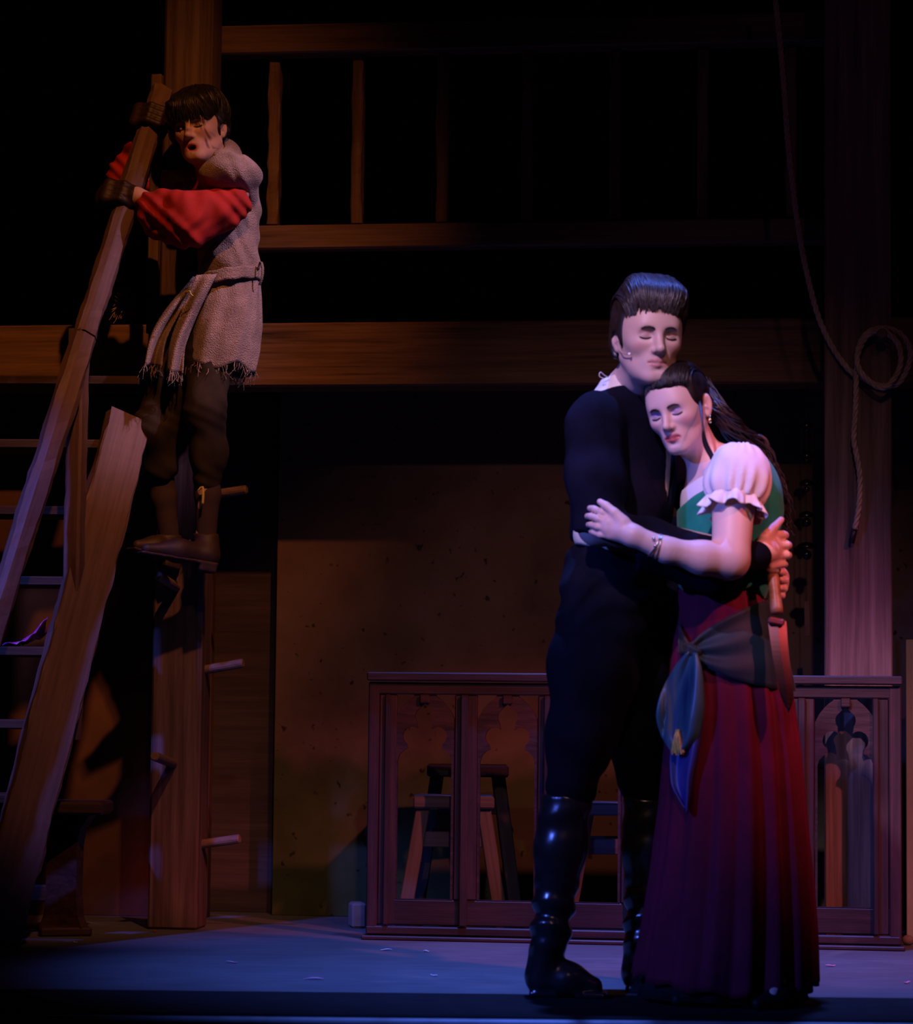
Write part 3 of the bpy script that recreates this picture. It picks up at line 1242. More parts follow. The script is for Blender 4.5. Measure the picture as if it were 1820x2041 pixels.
def np_mesh(name, P, Q, mat, parent, cols=None, smooth=True):
    b = org(parent) if parent is not None else np.zeros(3)
    me = bpy.data.meshes.new(name)
    P = (np.asarray(P) - b).astype(np.float32)
    me.vertices.add(len(P))
    me.vertices.foreach_set('co', P.ravel())
    k = Q.shape[1]
    me.loops.add(Q.size)
    me.loops.foreach_set('vertex_index', Q.ravel().astype(np.int32))
    me.polygons.add(len(Q))
    me.polygons.foreach_set('loop_start', np.arange(0, Q.size, k, dtype=np.int32))
    me.polygons.foreach_set('loop_total', np.full(len(Q), k, np.int32))
    me.polygons.foreach_set('use_smooth', np.full(len(Q), smooth))
    me.update(calc_edges=True)
    if cols is not None:
        at = me.color_attributes.new('Col', 'FLOAT_COLOR', 'POINT')
        c = np.ones((len(P), 4), np.float32)
        c[:, :3] = cols
        at.data.foreach_set('color', c.ravel())
    return link(name, me, mat, parent)


def solid(name, fld, mat, parent, it=1, colfn=None):
    P, Q = fld.mesh()
    P = smooth_verts(P, Q, it)
    return np_mesh(name, P, Q, mat, parent, None if colfn is None else colfn(P))


def wav(g, seed, scale, n=5):
    """smooth pseudo-noise in -1..1 made of a few random waves"""
    rg = np.random.default_rng(seed)
    s = 0
    for i in range(n):
        k = rg.normal(0, 1, 3) * scale
        s = s + np.sin(g @ k.astype(np.float32) + rg.uniform(0, 6.28))
    return s / n * 1.4


# ------------------------------------------------------------------ heads
class Head:
    """face looks along local -y, z up, origin between the ears at eye height"""

    def __init__(self, o, yaw, pitch, roll, s, female=False, mouth=0.0):
        self.o = np.asarray(o, float)
        self.R = roty(math.radians(roll)) @ rotz(math.radians(yaw)) @ rotx(math.radians(pitch))
        self.s = s
        self.f = female
        self.mouth = mouth

    def w(self, p):
        return np.asarray(p, float) @ self.R.T * self.s + self.o

    def loc(self, P):
        return ((P - self.o) @ self.R) / self.s

    def build(self, F):
        f = self.f
        o, R, s = self.o, self.R, self.s

        def A(p, k):
            F.add(xf(p, R, o, s), k * s)

        def C(p, k):
            F.cut(xf(p, R, o, s), k * s)
        jw = 0.82 if f else 1.0
        A(ell((0, .018, .036), (.076, .098, .086)), .01)
        A(ell((0, -.03, -.012), (.067, .066, .082)), .03)
        A(ell((0, -.040, -.066), (.050 * jw, .048, .042)), .03)
        for sx in (-1, 1):
            A(cap((sx * .054 * jw, .002, -.055), (sx * .02 * jw, -.074, -.099), .017, .015), .03)
            A(ell((sx * .040, -.066, -.024), (.021, .020, .017)), .025)
        A(cap((-.010 * jw, -.083, -.104 if not f else -.101), (.010 * jw, -.083, -.104 if not f else -.101), .0155 if not f else .012), .018)
        A(cap((-.033, -.081, .021), (.033, -.081, .021), .0125 if not f else .0105), .02)
        A(ell((0, -.050, .045), (.060, .045, .05)), .03)
        A(ell((0, -.02, .005), (.070, .075, .06)), .03)
        A(cap((0, -.082, .0), (0, -.096, -.036), .009, .013), .01)
        # muzzle
        A(ell((0, -.083, -.066), (.030, .0165, .026)), .018)
        # eye sockets and lidded eyes
        for sx in (-1, 1):
            C(ell((sx * .032, -.106, -.001), (.021, .018, .0125)), .016)
            A(ell((sx * .0315, -.0805, -.003), (.0145, .0135, .0125)), .004)
            A(cap((sx * .020, -.091, -.0045), (sx * .043, -.0865, -.006), .0028, .0026), .003)
        # nose
        A(cap((0, -.092, .012), (0, -.1165, -.032), .0065 if not f else .0058, .0095 if not f else .0085), .014)
        A(ell((0, -.117 if not f else -.115, -.036), (.0105 if not f else .0088, .010 if not f else .009, .009 if not f else .008)), .008)
        for sx in (-1, 1):
            A(ell((sx * .0115, -.1015, -.0395), (.0075, .0105, .0075)), .006)
            C(ell((sx * .006, -.1095, -.0475), (.0038, .006, .004)), .003)
        # lips
        m = self.mouth
        lw = .0235 if not f else .022
        lz = -.0655
        A(cap((-lw, -.0875, lz - .003), (-.005, -.0985, lz + .0015), .0032, .0056), .005)
        A(cap((lw, -.0875, lz - .003), (.005, -.0985, lz + .0015), .0032, .0056), .005)
        A(cap((-lw * .85, -.088, lz - .0075 - m), (0, -.0975, lz - .0105 - m), .0035, .0068 if f else .006), .005)
        A(cap((lw * .85, -.088, lz - .0075 - m), (0, -.0975, lz - .0105 - m), .0035, .0068 if f else .006), .005)
        if m > 0:
            C(ell((0, -.101, lz - .005 - m * .5), (.016, .022, m * .62 + .001)), .003)
        else:
            C(cap((-lw, -.094, lz - .0042), (0, -.107, lz - .0046), .0016, .0026), .0025)
            C(cap((lw, -.094, lz - .0042), (0, -.107, lz - .0046), .0016, .0026), .0025)
        C(ell((0, -.103, -.087), (.014, .006, .004)), .008)
        # ears
        for sx in (-1, 1):
            Re = rotz(sx * -.35) @ rotx(-.2)
            A(ell((sx * .079, .016, -.008), (.0075, .0185, .031), Re), .006)
            A(ell((sx * .077, .008, -.034), (.006, .009, .011), Re), .006)
            C(ell((sx * .0865, .010, -.006), (.0058, .0105, .018), Re), .005)
            A(cap((sx * .079, .0, -.012), (sx * .081, .006, -.018), .004), .004)
        # under-chin to the throat
        A(cap((0, -.03, -.085), (0, .02, -.10), .045 * jw, .046 * jw), .03)

    def colors(self, P, skin, lip, blush, lid=None, dark=(0.05, 0.01, 0.01)):
        L = self.loc(P)
        c = np.tile(np.asarray(skin, float), (len(P), 1))
        near = np.linalg.norm(L, axis=1) < 0.2

        def mix(w, col):
            w = (np.clip(w, 0, 1) * near)[:, None]
            c[:] = c * (1 - w) + np.asarray(col, float) * w
        for sx in (-1, 1):
            d = np.sqrt(((L[:, 0] - sx * .047) / .022) ** 2 + ((L[:, 2] + .03) / .017) ** 2)
            mix((1 - d) * 0.8 * (L[:, 1] < -.03), blush)
            if lid is not None:
                d = np.sqrt(((L[:, 0] - sx * .032) / .019) ** 2 + ((L[:, 2] - .003) / .011) ** 2)
                mix((1.15 - d) * 1.3 * (L[:, 1] < -.06), lid)
        m = self.mouth
        d = np.sqrt((L[:, 0] / .027) ** 2 + ((L[:, 2] + .0695 + m * .5) / (.0125 + m * .35)) ** 2)
        mix((1.05 - d) * 5 * (L[:, 1] < -.082), lip)
        if m > 0:
            d = np.sqrt((L[:, 0] / .017) ** 2 + ((L[:, 2] + .0705 + m * .5) / (m * .55 + .001)) ** 2)
            mix((1.05 - d) * 6 * (L[:, 1] > -.095) * (L[:, 1] < -.05), dark)
        return c

    def surf(self, x, z, F=None):
        """rough face surface depth for brows and lashes"""
        return -0.098 + 0.9 * x * x / 0.06


def strand_mesh(curves, radii, seg=5):
    VV, FF, o = [], [], 0
    for C_, r in zip(curves, radii):
        V, Fc = tube_mesh(C_, r, seg, cap=False)
        VV.append(V)
        q = np.array(Fc) + o
        FF.append(q)
        o += len(V)
    return np.vstack(VV), np.vstack(FF)


def ribbon_patch(name, rows, mat, parent, thick=0.003, smooth=True, cols=None):
    """grid of 3D points (rows x columns) as a thin cloth sheet of real thickness"""
    G = np.asarray(rows, float)
    nr, nc = G.shape[:2]
    Q = np.array([(i * nc + j, i * nc + j + 1, (i + 1) * nc + j + 1, (i + 1) * nc + j) for i in range(nr - 1) for j in range(nc - 1)])
    o = np_mesh(name, G.reshape(-1, 3), Q, mat, parent, cols, smooth)
    md = o.modifiers.new('thickness', 'SOLIDIFY')
    md.thickness = thick
    md.offset = 0
    return o


M['skin'] = vcol('skin', 0.48, 0.4, 0.06)
M['hair'] = plain('dark_brown_hair', (0.018, 0.011, 0.009), 0.42, var=0.3, nscale=40, spec=0.5)
M['hair_black'] = plain('near_black_hair', (0.010, 0.007, 0.006), 0.45, var=0.3, nscale=40, spec=0.45)


def brows_lashes(h, P, parent, mat, thick=1.0):
    """brows and closed-lid lashes laid on the modelled face (P: body vertices)"""
    L = h.loc(P)
    L = L[(L[:, 1] < -.04) & (np.abs(L[:, 2]) < .06) & (np.abs(L[:, 0]) < .08)]

    def on(x, z, lift):
        d = np.hypot(L[:, 0] - x, L[:, 2] - z)
        k = np.argsort(d)[:6]
        return (x, L[k, 1].min() - lift, z)
    cv, rd = [], []
    for sx in (-1, 1):
        b_ = [on(sx * x, z, .0008) for x, z in ((.013, .0145), (.022, .0180), (.034, .0195), (.047, .0145))]
        cv.append(spline([h.w(q) for q in b_], 14))
        rd.append(h.s * thick * .0032 * np.array([0.55, .8, 1, 1.1, 1.1, 1.05, 1, .95, .9, .8, .7, .55, .4, .25]))
    for c_, r_ in zip(cv, rd):
        Pm, Qm = strand_mesh([c_], [r_], 7)
        np_mesh('eyebrow', Pm, Qm, mat, parent)
    cv, rd = [], []
    for sx in (-1, 1):
        b_ = [on(sx * x, z, .0004) for x, z in ((.0185, -.0055), (.026, -.0085), (.035, -.0095), (.044, -.0075), (.048, -.006))]
        cv.append(spline([h.w(q) for q in b_], 14))
        rd.append(h.s * .0016 * np.array([0.4, .7, .9, 1, 1, 1, 1, 1, 1.1, 1.1, 1.1, 1, .8, .4]))
    for c_, r_ in zip(cv, rd):
        Pm, Qm = strand_mesh([c_], [r_], 6)
        np_mesh('eyelash', Pm, Qm, mat, parent)


def drape(h, cv, surf, lift, seed):
    """lay groomed locks on the modelled hair and skull (surf: world vertices)"""
    rg = np.random.default_rng(seed)
    c0 = np.array([0, .0, .025])
    L = h.loc(surf) - c0
    r = np.linalg.norm(L, axis=1)
    k = r < .2
    L, r = L[k], r[k]
    D = (L / r[:, None]).astype(np.float32)
    n = [len(c) for c in cv]
    A = np.vstack([h.loc(c) for c in cv]) - c0
    ra = np.linalg.norm(A, axis=1)
    Da = (A / ra[:, None]).astype(np.float32)
    out = np.zeros(len(A))
    for i in range(0, len(A), 1500):
        dt = Da[i:i + 1500] @ D.T
        out[i:i + 1500] = np.where(dt > .9990, r[None, :], 0).max(1)
    out = np.where(out > 0, out, ra)
    res, o = [], 0
    for m_ in n:
        q = out[o:o + m_]
        q = np.convolve(np.pad(q, 1, mode='edge'), [.25, .5, .25], 'valid') + lift * rg.uniform(.2, 1.0) * np.interp(np.linspace(0, 1, m_), [0, .25, 1], [.15, 1, .8])
        res.append(h.w(Da[o:o + m_] * q[:, None] + c0))
        o += m_
    return res


def fringe_locks(h, n, x0, x1, zend, seed, rmin=.002, rmax=.004):
    """locks falling from the crown over the brow"""
    rg = np.random.default_rng(seed)
    cv, rd = [], []
    for i in range(n):
        x = rg.uniform(x0, x1)
        yb = -.108 + 5.5 * x * x
        pts = [(x * .5, -.01, .142), (x * .85 + rg.normal(0, .004), yb * .72, .118), (x + rg.normal(0, .004), yb - .010, .075), (x * 1.05 + rg.normal(0, .008), yb - .006, zend + rg.normal(0, .010))]
        cv.append(spline([h.w(p) for p in pts], 14))
        rd.append(rg.uniform(rmin, rmax) * h.s * np.interp(np.linspace(0, 1, 14), [0, .15, .7, 1], [.4, 1, .9, .12]))
    return cv, rd


def hair_locks(h, kind, n, seed, rmin=.003, rmax=.0055, lift=0.0, start=0.0):
    """groomed locks following the skull, in head space -> world curves"""
    rg = np.random.default_rng(seed)
    c = np.array([0, .022, .05])
    cv, rd = [], []
    for i in range(n):
        ph = rg.uniform(0, 6.28)
        if kind == 'back':          # from the forehead over the crown to the nape
            x0 = rg.uniform(-.075, .075)
            t = np.linspace(0, 1, 16)
            th0 = math.radians(start + rg.uniform(2, 24) - 14 * (abs(x0) / .08) ** 2)
            th1 = math.radians(rg.uniform(110, 205))
            th = th0 + (th1 - th0) * t
            rho = math.sqrt(max(0.05, 1 - (x0 / .094) ** 2))
            lf = 1.0 + lift + rg.uniform(-.02, .035) + .03 * np.sin(math.pi * t)
            xx = x0 * (1 + .12 * np.sin(math.pi * t)) + .007 * np.sin(3.1 * t + ph) + rg.normal(0, .012) * t + .010 * np.sin(math.pi * t) * math.cos(x0 * 30)
            P = np.stack([xx * lf, c[1] - np.where(np.cos(th) > 0, .116, .109) * np.cos(th) * rho * lf, c[2] + .096 * np.sin(th) * rho * lf], 1)
        elif kind == 'mop':         # from the crown outward, falling all round
            az = rg.uniform(0, 6.28)
            t = np.linspace(0, 1, 14)
            fall = rg.uniform(1.15, 1.75)
            front = max(0, -math.sin(az))
            fall = fall + .16 * front + (.25 * (i % 5 == 0))
            th = .12 + (fall) * t
            lf = 1.03 + rg.uniform(-.02, .06) + .06 * np.sin(math.pi * t)
            a2 = az + .25 * np.sin(2.2 * t + ph)
            P = np.stack([.09 * np.sin(th) * np.cos(a2) * lf, c[1] + .11 * np.sin(th) * np.sin(a2) * lf, c[2] + .094 * np.cos(th) * lf], 1)
        cv.append(h.w(P))
        r = rg.uniform(rmin, rmax) * h.s
        prof = np.interp(np.linspace(0, 1, len(P)), [0, .12, .6, 1], [.35, 1, .9, .12])
        rd.append(r * prof)
    return cv, rd

# ------------------------------------------------------------------ the standing man
def line_clip(x0, y0, x1, y1, Y, side):
    """half space bounded by the vertical-depth plane through two picture points at depth Y; keeps one side"""
    a, b = U(x0, y0, Y), U(x1, y1, Y)
    d = np.array([b[0] - a[0], b[2] - a[2]])
    n = np.array([-d[1], d[0]]) / np.linalg.norm(d) * side
    return lambda g: ((g[..., 0] - a[0]) * n[0] + (g[..., 2] - a[2]) * n[1]).astype(np.float32)


def chain(F, pts, rad, k=0.02):
    for i in range(len(pts) - 1):
        F.add(cap(pts[i], pts[i + 1], rad[i], rad[i + 1]), k if i else min(k, 0.02))


def box_of(px0, px1, py0, py1, Y0, Y1):
    c = np.array([U(x, y, Y) for x in (px0, px1) for y in (py0, py1) for Y in (Y0, Y1)])
    return c.min(0), c.max(0)


SKIN_M = (0.60, 0.40, 0.33)
SKIN_W = (0.64, 0.43, 0.36)
SKIN_G = (0.52, 0.31, 0.22)
M['tunic'] = cloth('black_blue_tunic_wool', (0.0045, 0.0045, 0.011), weave=500, rough=0.9, var=0.2, bstr=0.2, sheen=0.0, spec=0.06)
M['cream'] = cloth('cream_linen', (0.66, 0.58, 0.44), weave=600)
M['breeches'] = cloth('black_breeches_cloth', (0.0045, 0.0045, 0.009), weave=500, spec=0.08, rough=0.85, var=0.2)
M['boot'] = plain('black_boot_leather', (0.010, 0.010, 0.012), 0.25, var=0.1, bstr=0.1, spec=0.9, nscale=30)
M['steel'] = plain('polished_steel', (0.5, 0.5, 0.52), 0.22, metal=1.0, var=0.05)

g0 = U(1200, 1985, 0.06)
man = thing('person', 'standing man in black tunic and tall black boots embracing a woman, eyes closed', 'person', (g0[0], 0.06, 0))
hm = Head(U(1292, 671, -.085), 12, 5.5, 0.8, 1.015)
lo, hi = box_of(1100, 1610, 540, 1990, -.3, .36)
fa = (hm.o - .15, hm.o + .16, .0029)
hl, hh = box_of(1490, 1590, 1020, 1200, -.22, .08)
F = Field(lo, hi, .009, [fa, (hl, hh, .0035)])
hm.build(F)
nb = U(1250, 800, .05)
F.add(cap(U(1256, 775, .02), hm.w((0, .03, -.07)), .060, .054), .03)
F.add(cap(U(1205, 850, -.07), U(1275, 840, .17), .04), .03)          # shoulders
F.add(cap(U(1240, 850, .05), U(1252, 785, .03), .07, .056), .03)
F.add(ell(U(1245, 940, .08), (.10, .14, .18)), .04)
F.add(ell(U(1235, 1090, .05), (.09, .12, .18)), .04)
chain(F, [U(1212, 1190, -.03), U(1160, 1460, -.02), U(1125, 1600, .01), U(1098, 1880, .03)], [.08, .05, .038, .018], .02)
chain(F, [U(1275, 1190, .11), U(1274, 1460, .14), U(1288, 1610, .155), U(1283, 1880, .17)], [.08, .05, .036, .018], .02)
chain(F, [U(1190, 850, -.12), U(1190, 1050, -.18), U(1500, 1110, -.185)], [.055, .045, .031], .02)
chain(F, [U(1285, 850, .2), U(1430, 1050, .26), U(1552, 1150, .10)], [.055, .045, .028], .02)
# right hand spread on her back
wr = U(1506, 1108, -.18)
F.add(ell(U(1533, 1092, -.145), (.036, .022, .040), rotz(.55)), .02)
F.add(cap(wr, U(1530, 1098, -.15), .030, .03), .015)
kn = [(1561, 1066), (1567, 1086), (1567, 1106), (1560, 1124)]
for i, (x, y) in enumerate(kn):
    r = [.0098, .0102, .0098, .0088][i]
    F.add(cap(U(1536, y + 2, -.145), U(x, y, -.115), .014, r + .001), .008)
    F.add(cap(U(x, y, -.115), U(x + 4, y + 1, -.075), r + .001, r), .003)
    F.add(cap(U(x + 4, y + 1, -.075), U(x - 2, y + 2, -.035), r, r * .85), .003)
F.add(cap(U(1524, 1072, -.165), U(1542, 1052, -.15), .014, .0115), .010)
F.add(cap(U(1542, 1052, -.15), U(1557, 1036, -.125), .0112, .0085), .003)
# left hand lower on her back, only the knuckles come round
F.add(ell(U(1556, 1158, .06), (.022, .04, .036)), .02)
for i, (x, y) in enumerate([(1562, 1141), (1565, 1157), (1563, 1173), (1558, 1187)]):
    F.add(cap(U(x - 2, y, .05), U(x, y, .0), .0100, .0098), .005)
    F.add(cap(U(x, y, .0), U(x - 8, y - 1, -.03), .0098, .0082), .003)
P, Q = F.mesh()
P = smooth_verts(P, Q, 1)
np_mesh('body', P, Q, M['skin'], man, hm.colors(P, SKIN_M, (0.50, 0.22, 0.20), (0.62, 0.30, 0.26), (0.45, 0.26, 0.24)))
Pm_body = P
brows_lashes(hm, P, man, M['hair'], .85)

# nails of the visible thumb are too small to show; undershirt next
def man_torso(F, off, arms=True):
    F.add(ell(U(1243, 925, .085), (.128 + off, .185 + off, .215 + off)), .03)
    F.add(ell(U(1236, 1060, .05), (.115 + off, .165 + off, .2 + off)), .06)
    F.add(cap(U(1192, 838, -.115), U(1283, 832, .20), .058 + off), .05)
    F.add(cap(U(1243, 838, .045), U(1251, 775, .025), .10 + off, .068 + off), .05)


lo, hi = box_of(1095, 1420, 730, 1260, -.22, .36)
F = Field(lo, hi, .006)
man_torso(F, .001)
F.clip(line_clip(1140, 768, 1235, 746, .0, 1))
F.clip(line_clip(1228, 744, 1300, 805, .0, 1))
F.add(cap(U(1178, 1066, -.02), U(1262, 1110, -.10), .045, .03), .03)
F.clip(line_clip(1120, 1074, 1270, 1112, -.08, -1))
solid('shirt', F, M['cream'], man)

lo, hi = box_of(1095, 1540, 730, 1260, -.30, .36)
F = Field(lo, hi, .006, [(*box_of(1100, 1300, 740, 900, -.2, .05), .0045)])
man_torso(F, .009)
# V neck: chest faces to the right and a little to the house
cf = np.array([.86, -.51, 0])
cs = np.array([.51, .86, 0])
nk = U(1250, 768, .045)
zv = U(1355, 1005, -.05)[2]


def vneck(g):
    q = g - nk.astype(np.float32)
    s_ = np.abs(q @ cs.astype(np.float32))
    f_ = q @ cf.astype(np.float32)
    wz = .078 * np.clip((g[..., 2] - zv) / (nk[2] - zv), 0, 1.6)
    return -np.maximum(s_ - wz, -(f_ + .02))


F.clip(vneck)
F.clip(line_clip(1140, 785, 1260, 772, .0, 1))
chain(F, [U(1183, 848, -.13), U(1188, 960, -.165), U(1196, 1052, -.185)], [.075, .070, .060], .04)
F2 = F
chain(F, [U(1196, 1052, -.185), U(1300, 1085, -.20), U(1420, 1122, -.20), U(1502, 1108, -.188)], [.060, .058, .060, .042], .03)
F.add(cap(U(1290, 1110, -.19), U(1430, 1148, -.19), .03, .045), .04)
chain(F, [U(1285, 850, .2), U(1430, 1050, .27), U(1535, 1140, .13)], [.07, .06, .042], .03)
F.clip(lambda g: np.where((g[..., 0] < U(1262, 1, 0)[0]) & (g[..., 2] < U(1, 1040, 0)[2]), line_clip(1130, 1058, 1260, 1100, -.1, -1)(g), -1).astype(np.float32))
def tun(g):
    a = wav(g, 3, 28, 5) * .004
    # long folds running down the sleeve and across the forearm
    s1 = np.sin(g[..., 2] * 55 + 3 * np.sin(g[..., 0] * 22) + g[..., 1] * 20)
    zz = np.clip((U(1, 1010, 0)[2] - g[..., 2]) / .08, 0, 1)
    return a + s1 * .0035 * zz + np.sin(g[..., 0] * 70 + g[..., 2] * 12) * .002 * (1 - zz)


F.disp(tun)
solid('tunic', F, M['tunic'], man)

# breeches
lo, hi = box_of(1080, 1400, 1050, 1620, -.2, .3)
F = Field(lo, hi, .007)
F.add(ell(U(1220, 1150, .04), (.130, .165, .125)), .03)
chain(F, [U(1212, 1190, -.03), U(1185, 1330, -.03), U(1160, 1460, -.02), U(1141, 1570, .0)], [.125, .112, .088, .062], .04)
chain(F, [U(1275, 1190, .11), U(1275, 1330, .12), U(1274, 1460, .14), U(1282, 1575, .15)], [.120, .108, .086, .060], .04)
F.add(ell(U(1137, 1560, .0), (.062, .062, .032)), .02)
F.add(ell(U(1283, 1566, .15), (.062, .062, .032)), .02)
F.clip(line_clip(1120, 1070, 1270, 1108, -.08, 1))
def brf(g):
    zz = np.clip((g[..., 2] - U(1, 1280, 0)[2]) / .1, 0, 1)
    kk = np.clip((U(1, 1440, 0)[2] - g[..., 2]) / .15, 0, 1)
    return wav(g, 8, 25, 5) * .004 + np.sin(g[..., 2] * 80 - g[..., 0] * 45 + 2 * np.sin(g[..., 0] * 30)) * .005 * zz + np.sin(g[..., 2] * 60 + g[..., 0] * 50) * .004 * kk


F.disp(brf)
solid('breeches', F, M['breeches'], man)


def boot_mesh(name, top, calf, ank, heel, toe, rt, parent, Yc, seed):
    pts = np.array([top, calf, ank, heel, toe])
    lo = pts.min(0) - .11
    hi = pts.max(0) + .11
    lo[2] = -.01
    F = Field(lo, hi, .006)
    chain(F, [top, calf, ank], [rt, rt * .98, .046], .03)
    F.add(cap(ank, heel + np.array([0, 0, .055]), .046, .04), .02)
    F.add(cap(heel + np.array([.01, 0, .035]), (heel + toe) / 2 + np.array([0, 0, .045]), .038, .042), .03)
    F.add(cap((heel + toe) / 2 + np.array([0, 0, .04]), toe + np.array([-.012, 0, .028]), .042, .028), .03)
    F.clip(lambda g: (.001 - g[..., 2]).astype(np.float32))
    F.clip(lambda g: (g[..., 2] - top[2]).astype(np.float32))
    # leather slumped into rolls above the ankle
    za = ank[2]

    def fd(g):
        w1 = np.clip(1 - np.abs(g[..., 2] - za - .05) / .11, 0, 1)
        w2 = np.clip(1 - np.abs(g[..., 2] - top[2] + .05) / .08, 0, 1)
        return np.sin(g[..., 2] * 105 + g[..., 0] * 35 * math.cos(seed) + g[..., 1] * 30) * .0075 * w1 + np.sin(g[..., 2] * 75 - g[..., 0] * 20) * .004 * w2 + wav(g, int(seed), 22) * .002
    F.disp(fd)
    # sole and heel block
    F.add(rbox((heel + toe) / 2 + np.array([.0, 0, .008]), ((toe - heel)[0] / 2 + .028, .038, .009), .006, rotz(math.atan2((toe - heel)[1], (toe - heel)[0]))), .004)
    F.cut(rbox((heel * .55 + toe * .45) + np.array([0, 0, .0]), (.022, .08, .010), .004), .004)
    return solid(name, F, M['boot'], parent)


def fp(px, Y):
    p = U(px, 1900, Y)
    return np.array([p[0], Y, 0.0])


boot_mesh('boot', U(1129, 1583, .01), U(1117, 1690, .02), U(1098, 1865, .03), fp(1078, .05), fp(1190, .03), .066, man, 0, 1.0)
boot_mesh('boot', U(1288, 1590, .15), U(1287, 1690, .16), U(1283, 1865, .17), fp(1270, .18), fp(1375, .14), .060, man, 0, 2.0)

# hair, swept back
def hair_cap(h, prims, cuts, res, name, mat, parent, streak, extra=0.16, k=.02, ck=.006):
    F = Field(h.o - extra, h.o + extra, res)
    for p in prims:
        F.add(xf(p, h.R, h.o, h.s), k)
    for p in cuts:
        F.cut(xf(p, h.R, h.o, h.s), ck)

    def fd(g):
        L = (g - h.o.astype(np.float32)) @ h.R.astype(np.float32) / h.s
        return streak(L)
    F.disp(fd)
    return F.mesh()


def hair_object(name, P, Q, cv, rd, mat, parent, seg=5):
    P2, Q2 = strand_mesh(cv, rd, seg)
    return np_mesh(name, np.vstack([P, P2]), np.vstack([Q, Q2 + len(P)]), mat, parent)


prims = [ell((0, .028, .052), (.088, .107, .094)), ell((.004, -.034, .080), (.072, .064, .048)), cap((-.030, -.050, .102), (.045, -.056, .098), .030, .032), cap((-.035, -.01, .122), (.035, -.01, .120), .032),
         ell((-.074, .03, -.01), (.016, .05, .05)), ell((.074, .03, -.01), (.02, .05, .05)), ell((0, .085, -.02), (.07, .04, .06)), ell((.070, -.01, .05), (.022, .05, .05)), ell((-.073, -.014, .005), (.010, .022, .040))]
cuts = [ell((.006, -.120, -.058), (.061, .085, .092)), ell((-.082, .002, -.03), (.022, .024, .036)), ell((.082, .002, -.03), (.022, .024, .036)), ell((0, -.11, -.1), (.12, .1, .1))]
P1, Q1 = hair_cap(hm, prims, cuts, .0045, 'hair', M['hair'], man, lambda L: np.sin(L[..., 0] * 260 + 2.0 * np.sin(L[..., 1] * 40) + L[..., 2] * 60) * .0)
cv, rd = hair_locks(hm, 'back', 560, 5, .0014, .0034, .0)
cv = drape(hm, cv, np.vstack([P1, Pm_body]), .0045, 3)
hair_object('hair', P1, Q1, cv, rd, M['hair'], man)

# small headset microphone on the cheek and its loop behind the collar
mc = [hm.w(q) for q in ((-.082, .0, -.02), (-.077, -.035, -.045), (-.066, -.068, -.050))]
V, Fc = tube_mesh(spline(mc, 14), .0016, 6)
o = mesh_world('microphone', V, Fc, plain('skin_tone_wire', (0.45, 0.3, 0.25), 0.4), man, smooth=True)
V, Fc = lathe_mesh([(.0004, -.004), (.003, -.003), (.0035, 0), (.003, .003), (.0004, .004)], mc[-1], 10)
mesh_world('microphone_tip', V, Fc, plain('pale_tip', (0.85, 0.8, 0.8), 0.3), o, smooth=True)
lp = spline([U(1213, 752, -.03), U(1206, 749, -.035), U(1197, 742, -.04), U(1195, 750, -.04), U(1204, 755, -.04)], 20)
V, Fc = tube_mesh(lp, .0013, 6)
mesh_world('cable_loop', V, Fc, plain('pale_cable', (0.6, 0.55, 0.55), 0.4), man, smooth=True)

# ------------------------------------------------------------------ the woman
M['bodice'] = cloth('teal_green_bodice', (0.010, 0.21, 0.125), weave=500, rough=0.6, var=0.12, sheen=0.1)
M['blouse'] = cloth('white_cotton', (0.66, 0.62, 0.63), weave=700, rough=0.8, var=0.03)
M['skirt'] = cloth('maroon_skirt', (0.105, 0.004, 0.022), weave=500, rough=0.8, var=0.12, bstr=0.15)
M['petticoat'] = cloth('black_petticoat', (0.006, 0.006, 0.008), weave=300)
M['shoe'] = plain('black_shoe_leather', (0.008, 0.008, 0.009), 0.6, spec=0.2)
M['gold'] = plain('gold_thread', (0.70, 0.42, 0.08), 0.5, nscale=80, var=0.25)

gw = U(1450, 1985, -.02)
wom = thing('person', 'woman in teal bodice, white puff sleeve and maroon skirt leaning on the man', 'person', (gw[0], -.02, 0))
hw = Head(U(1354, 815, -.090), -31, 8, -13, .91, True)
lo, hi = box_of(1150, 1600, 700, 1230, -.40, .22)
fa = (hw.o - .15, hw.o + .15, .0029)
fb = (*box_of(1160, 1270, 985, 1090, -.36, -.2), .0033)
F = Field(lo, hi, .008, [fa, fb])
hw.build(F)
F.add(cap(U(1418, 935, -.05), hw.w((0, .028, -.07)), .048, .046), .03)
F.add(cap(U(1465, 940, -.15), U(1440, 935, .10), .045), .04)
F.add(ell(U(1450, 1000, -.03), (.115, .098, .14)), .04)
F.add(ell(U(1440, 1130, -.03), (.10, .088, .13)), .05)
chain(F, [U(1470, 930, -.17), U(1462, 1000, -.21), U(1457, 1112, -.262)], [.050, .053, .047], .02)
chain(F, [U(1453, 1118, -.262), U(1400, 1112, -.285), U(1330, 1097, -.305), U(1262, 1068, -.312)], [.047, .040, .030, .026], .02)
chain(F, [U(1435, 935, .12), U(1380, 1060, .2), U(1260, 1040, .30)], [.045, .04, .03], .02)
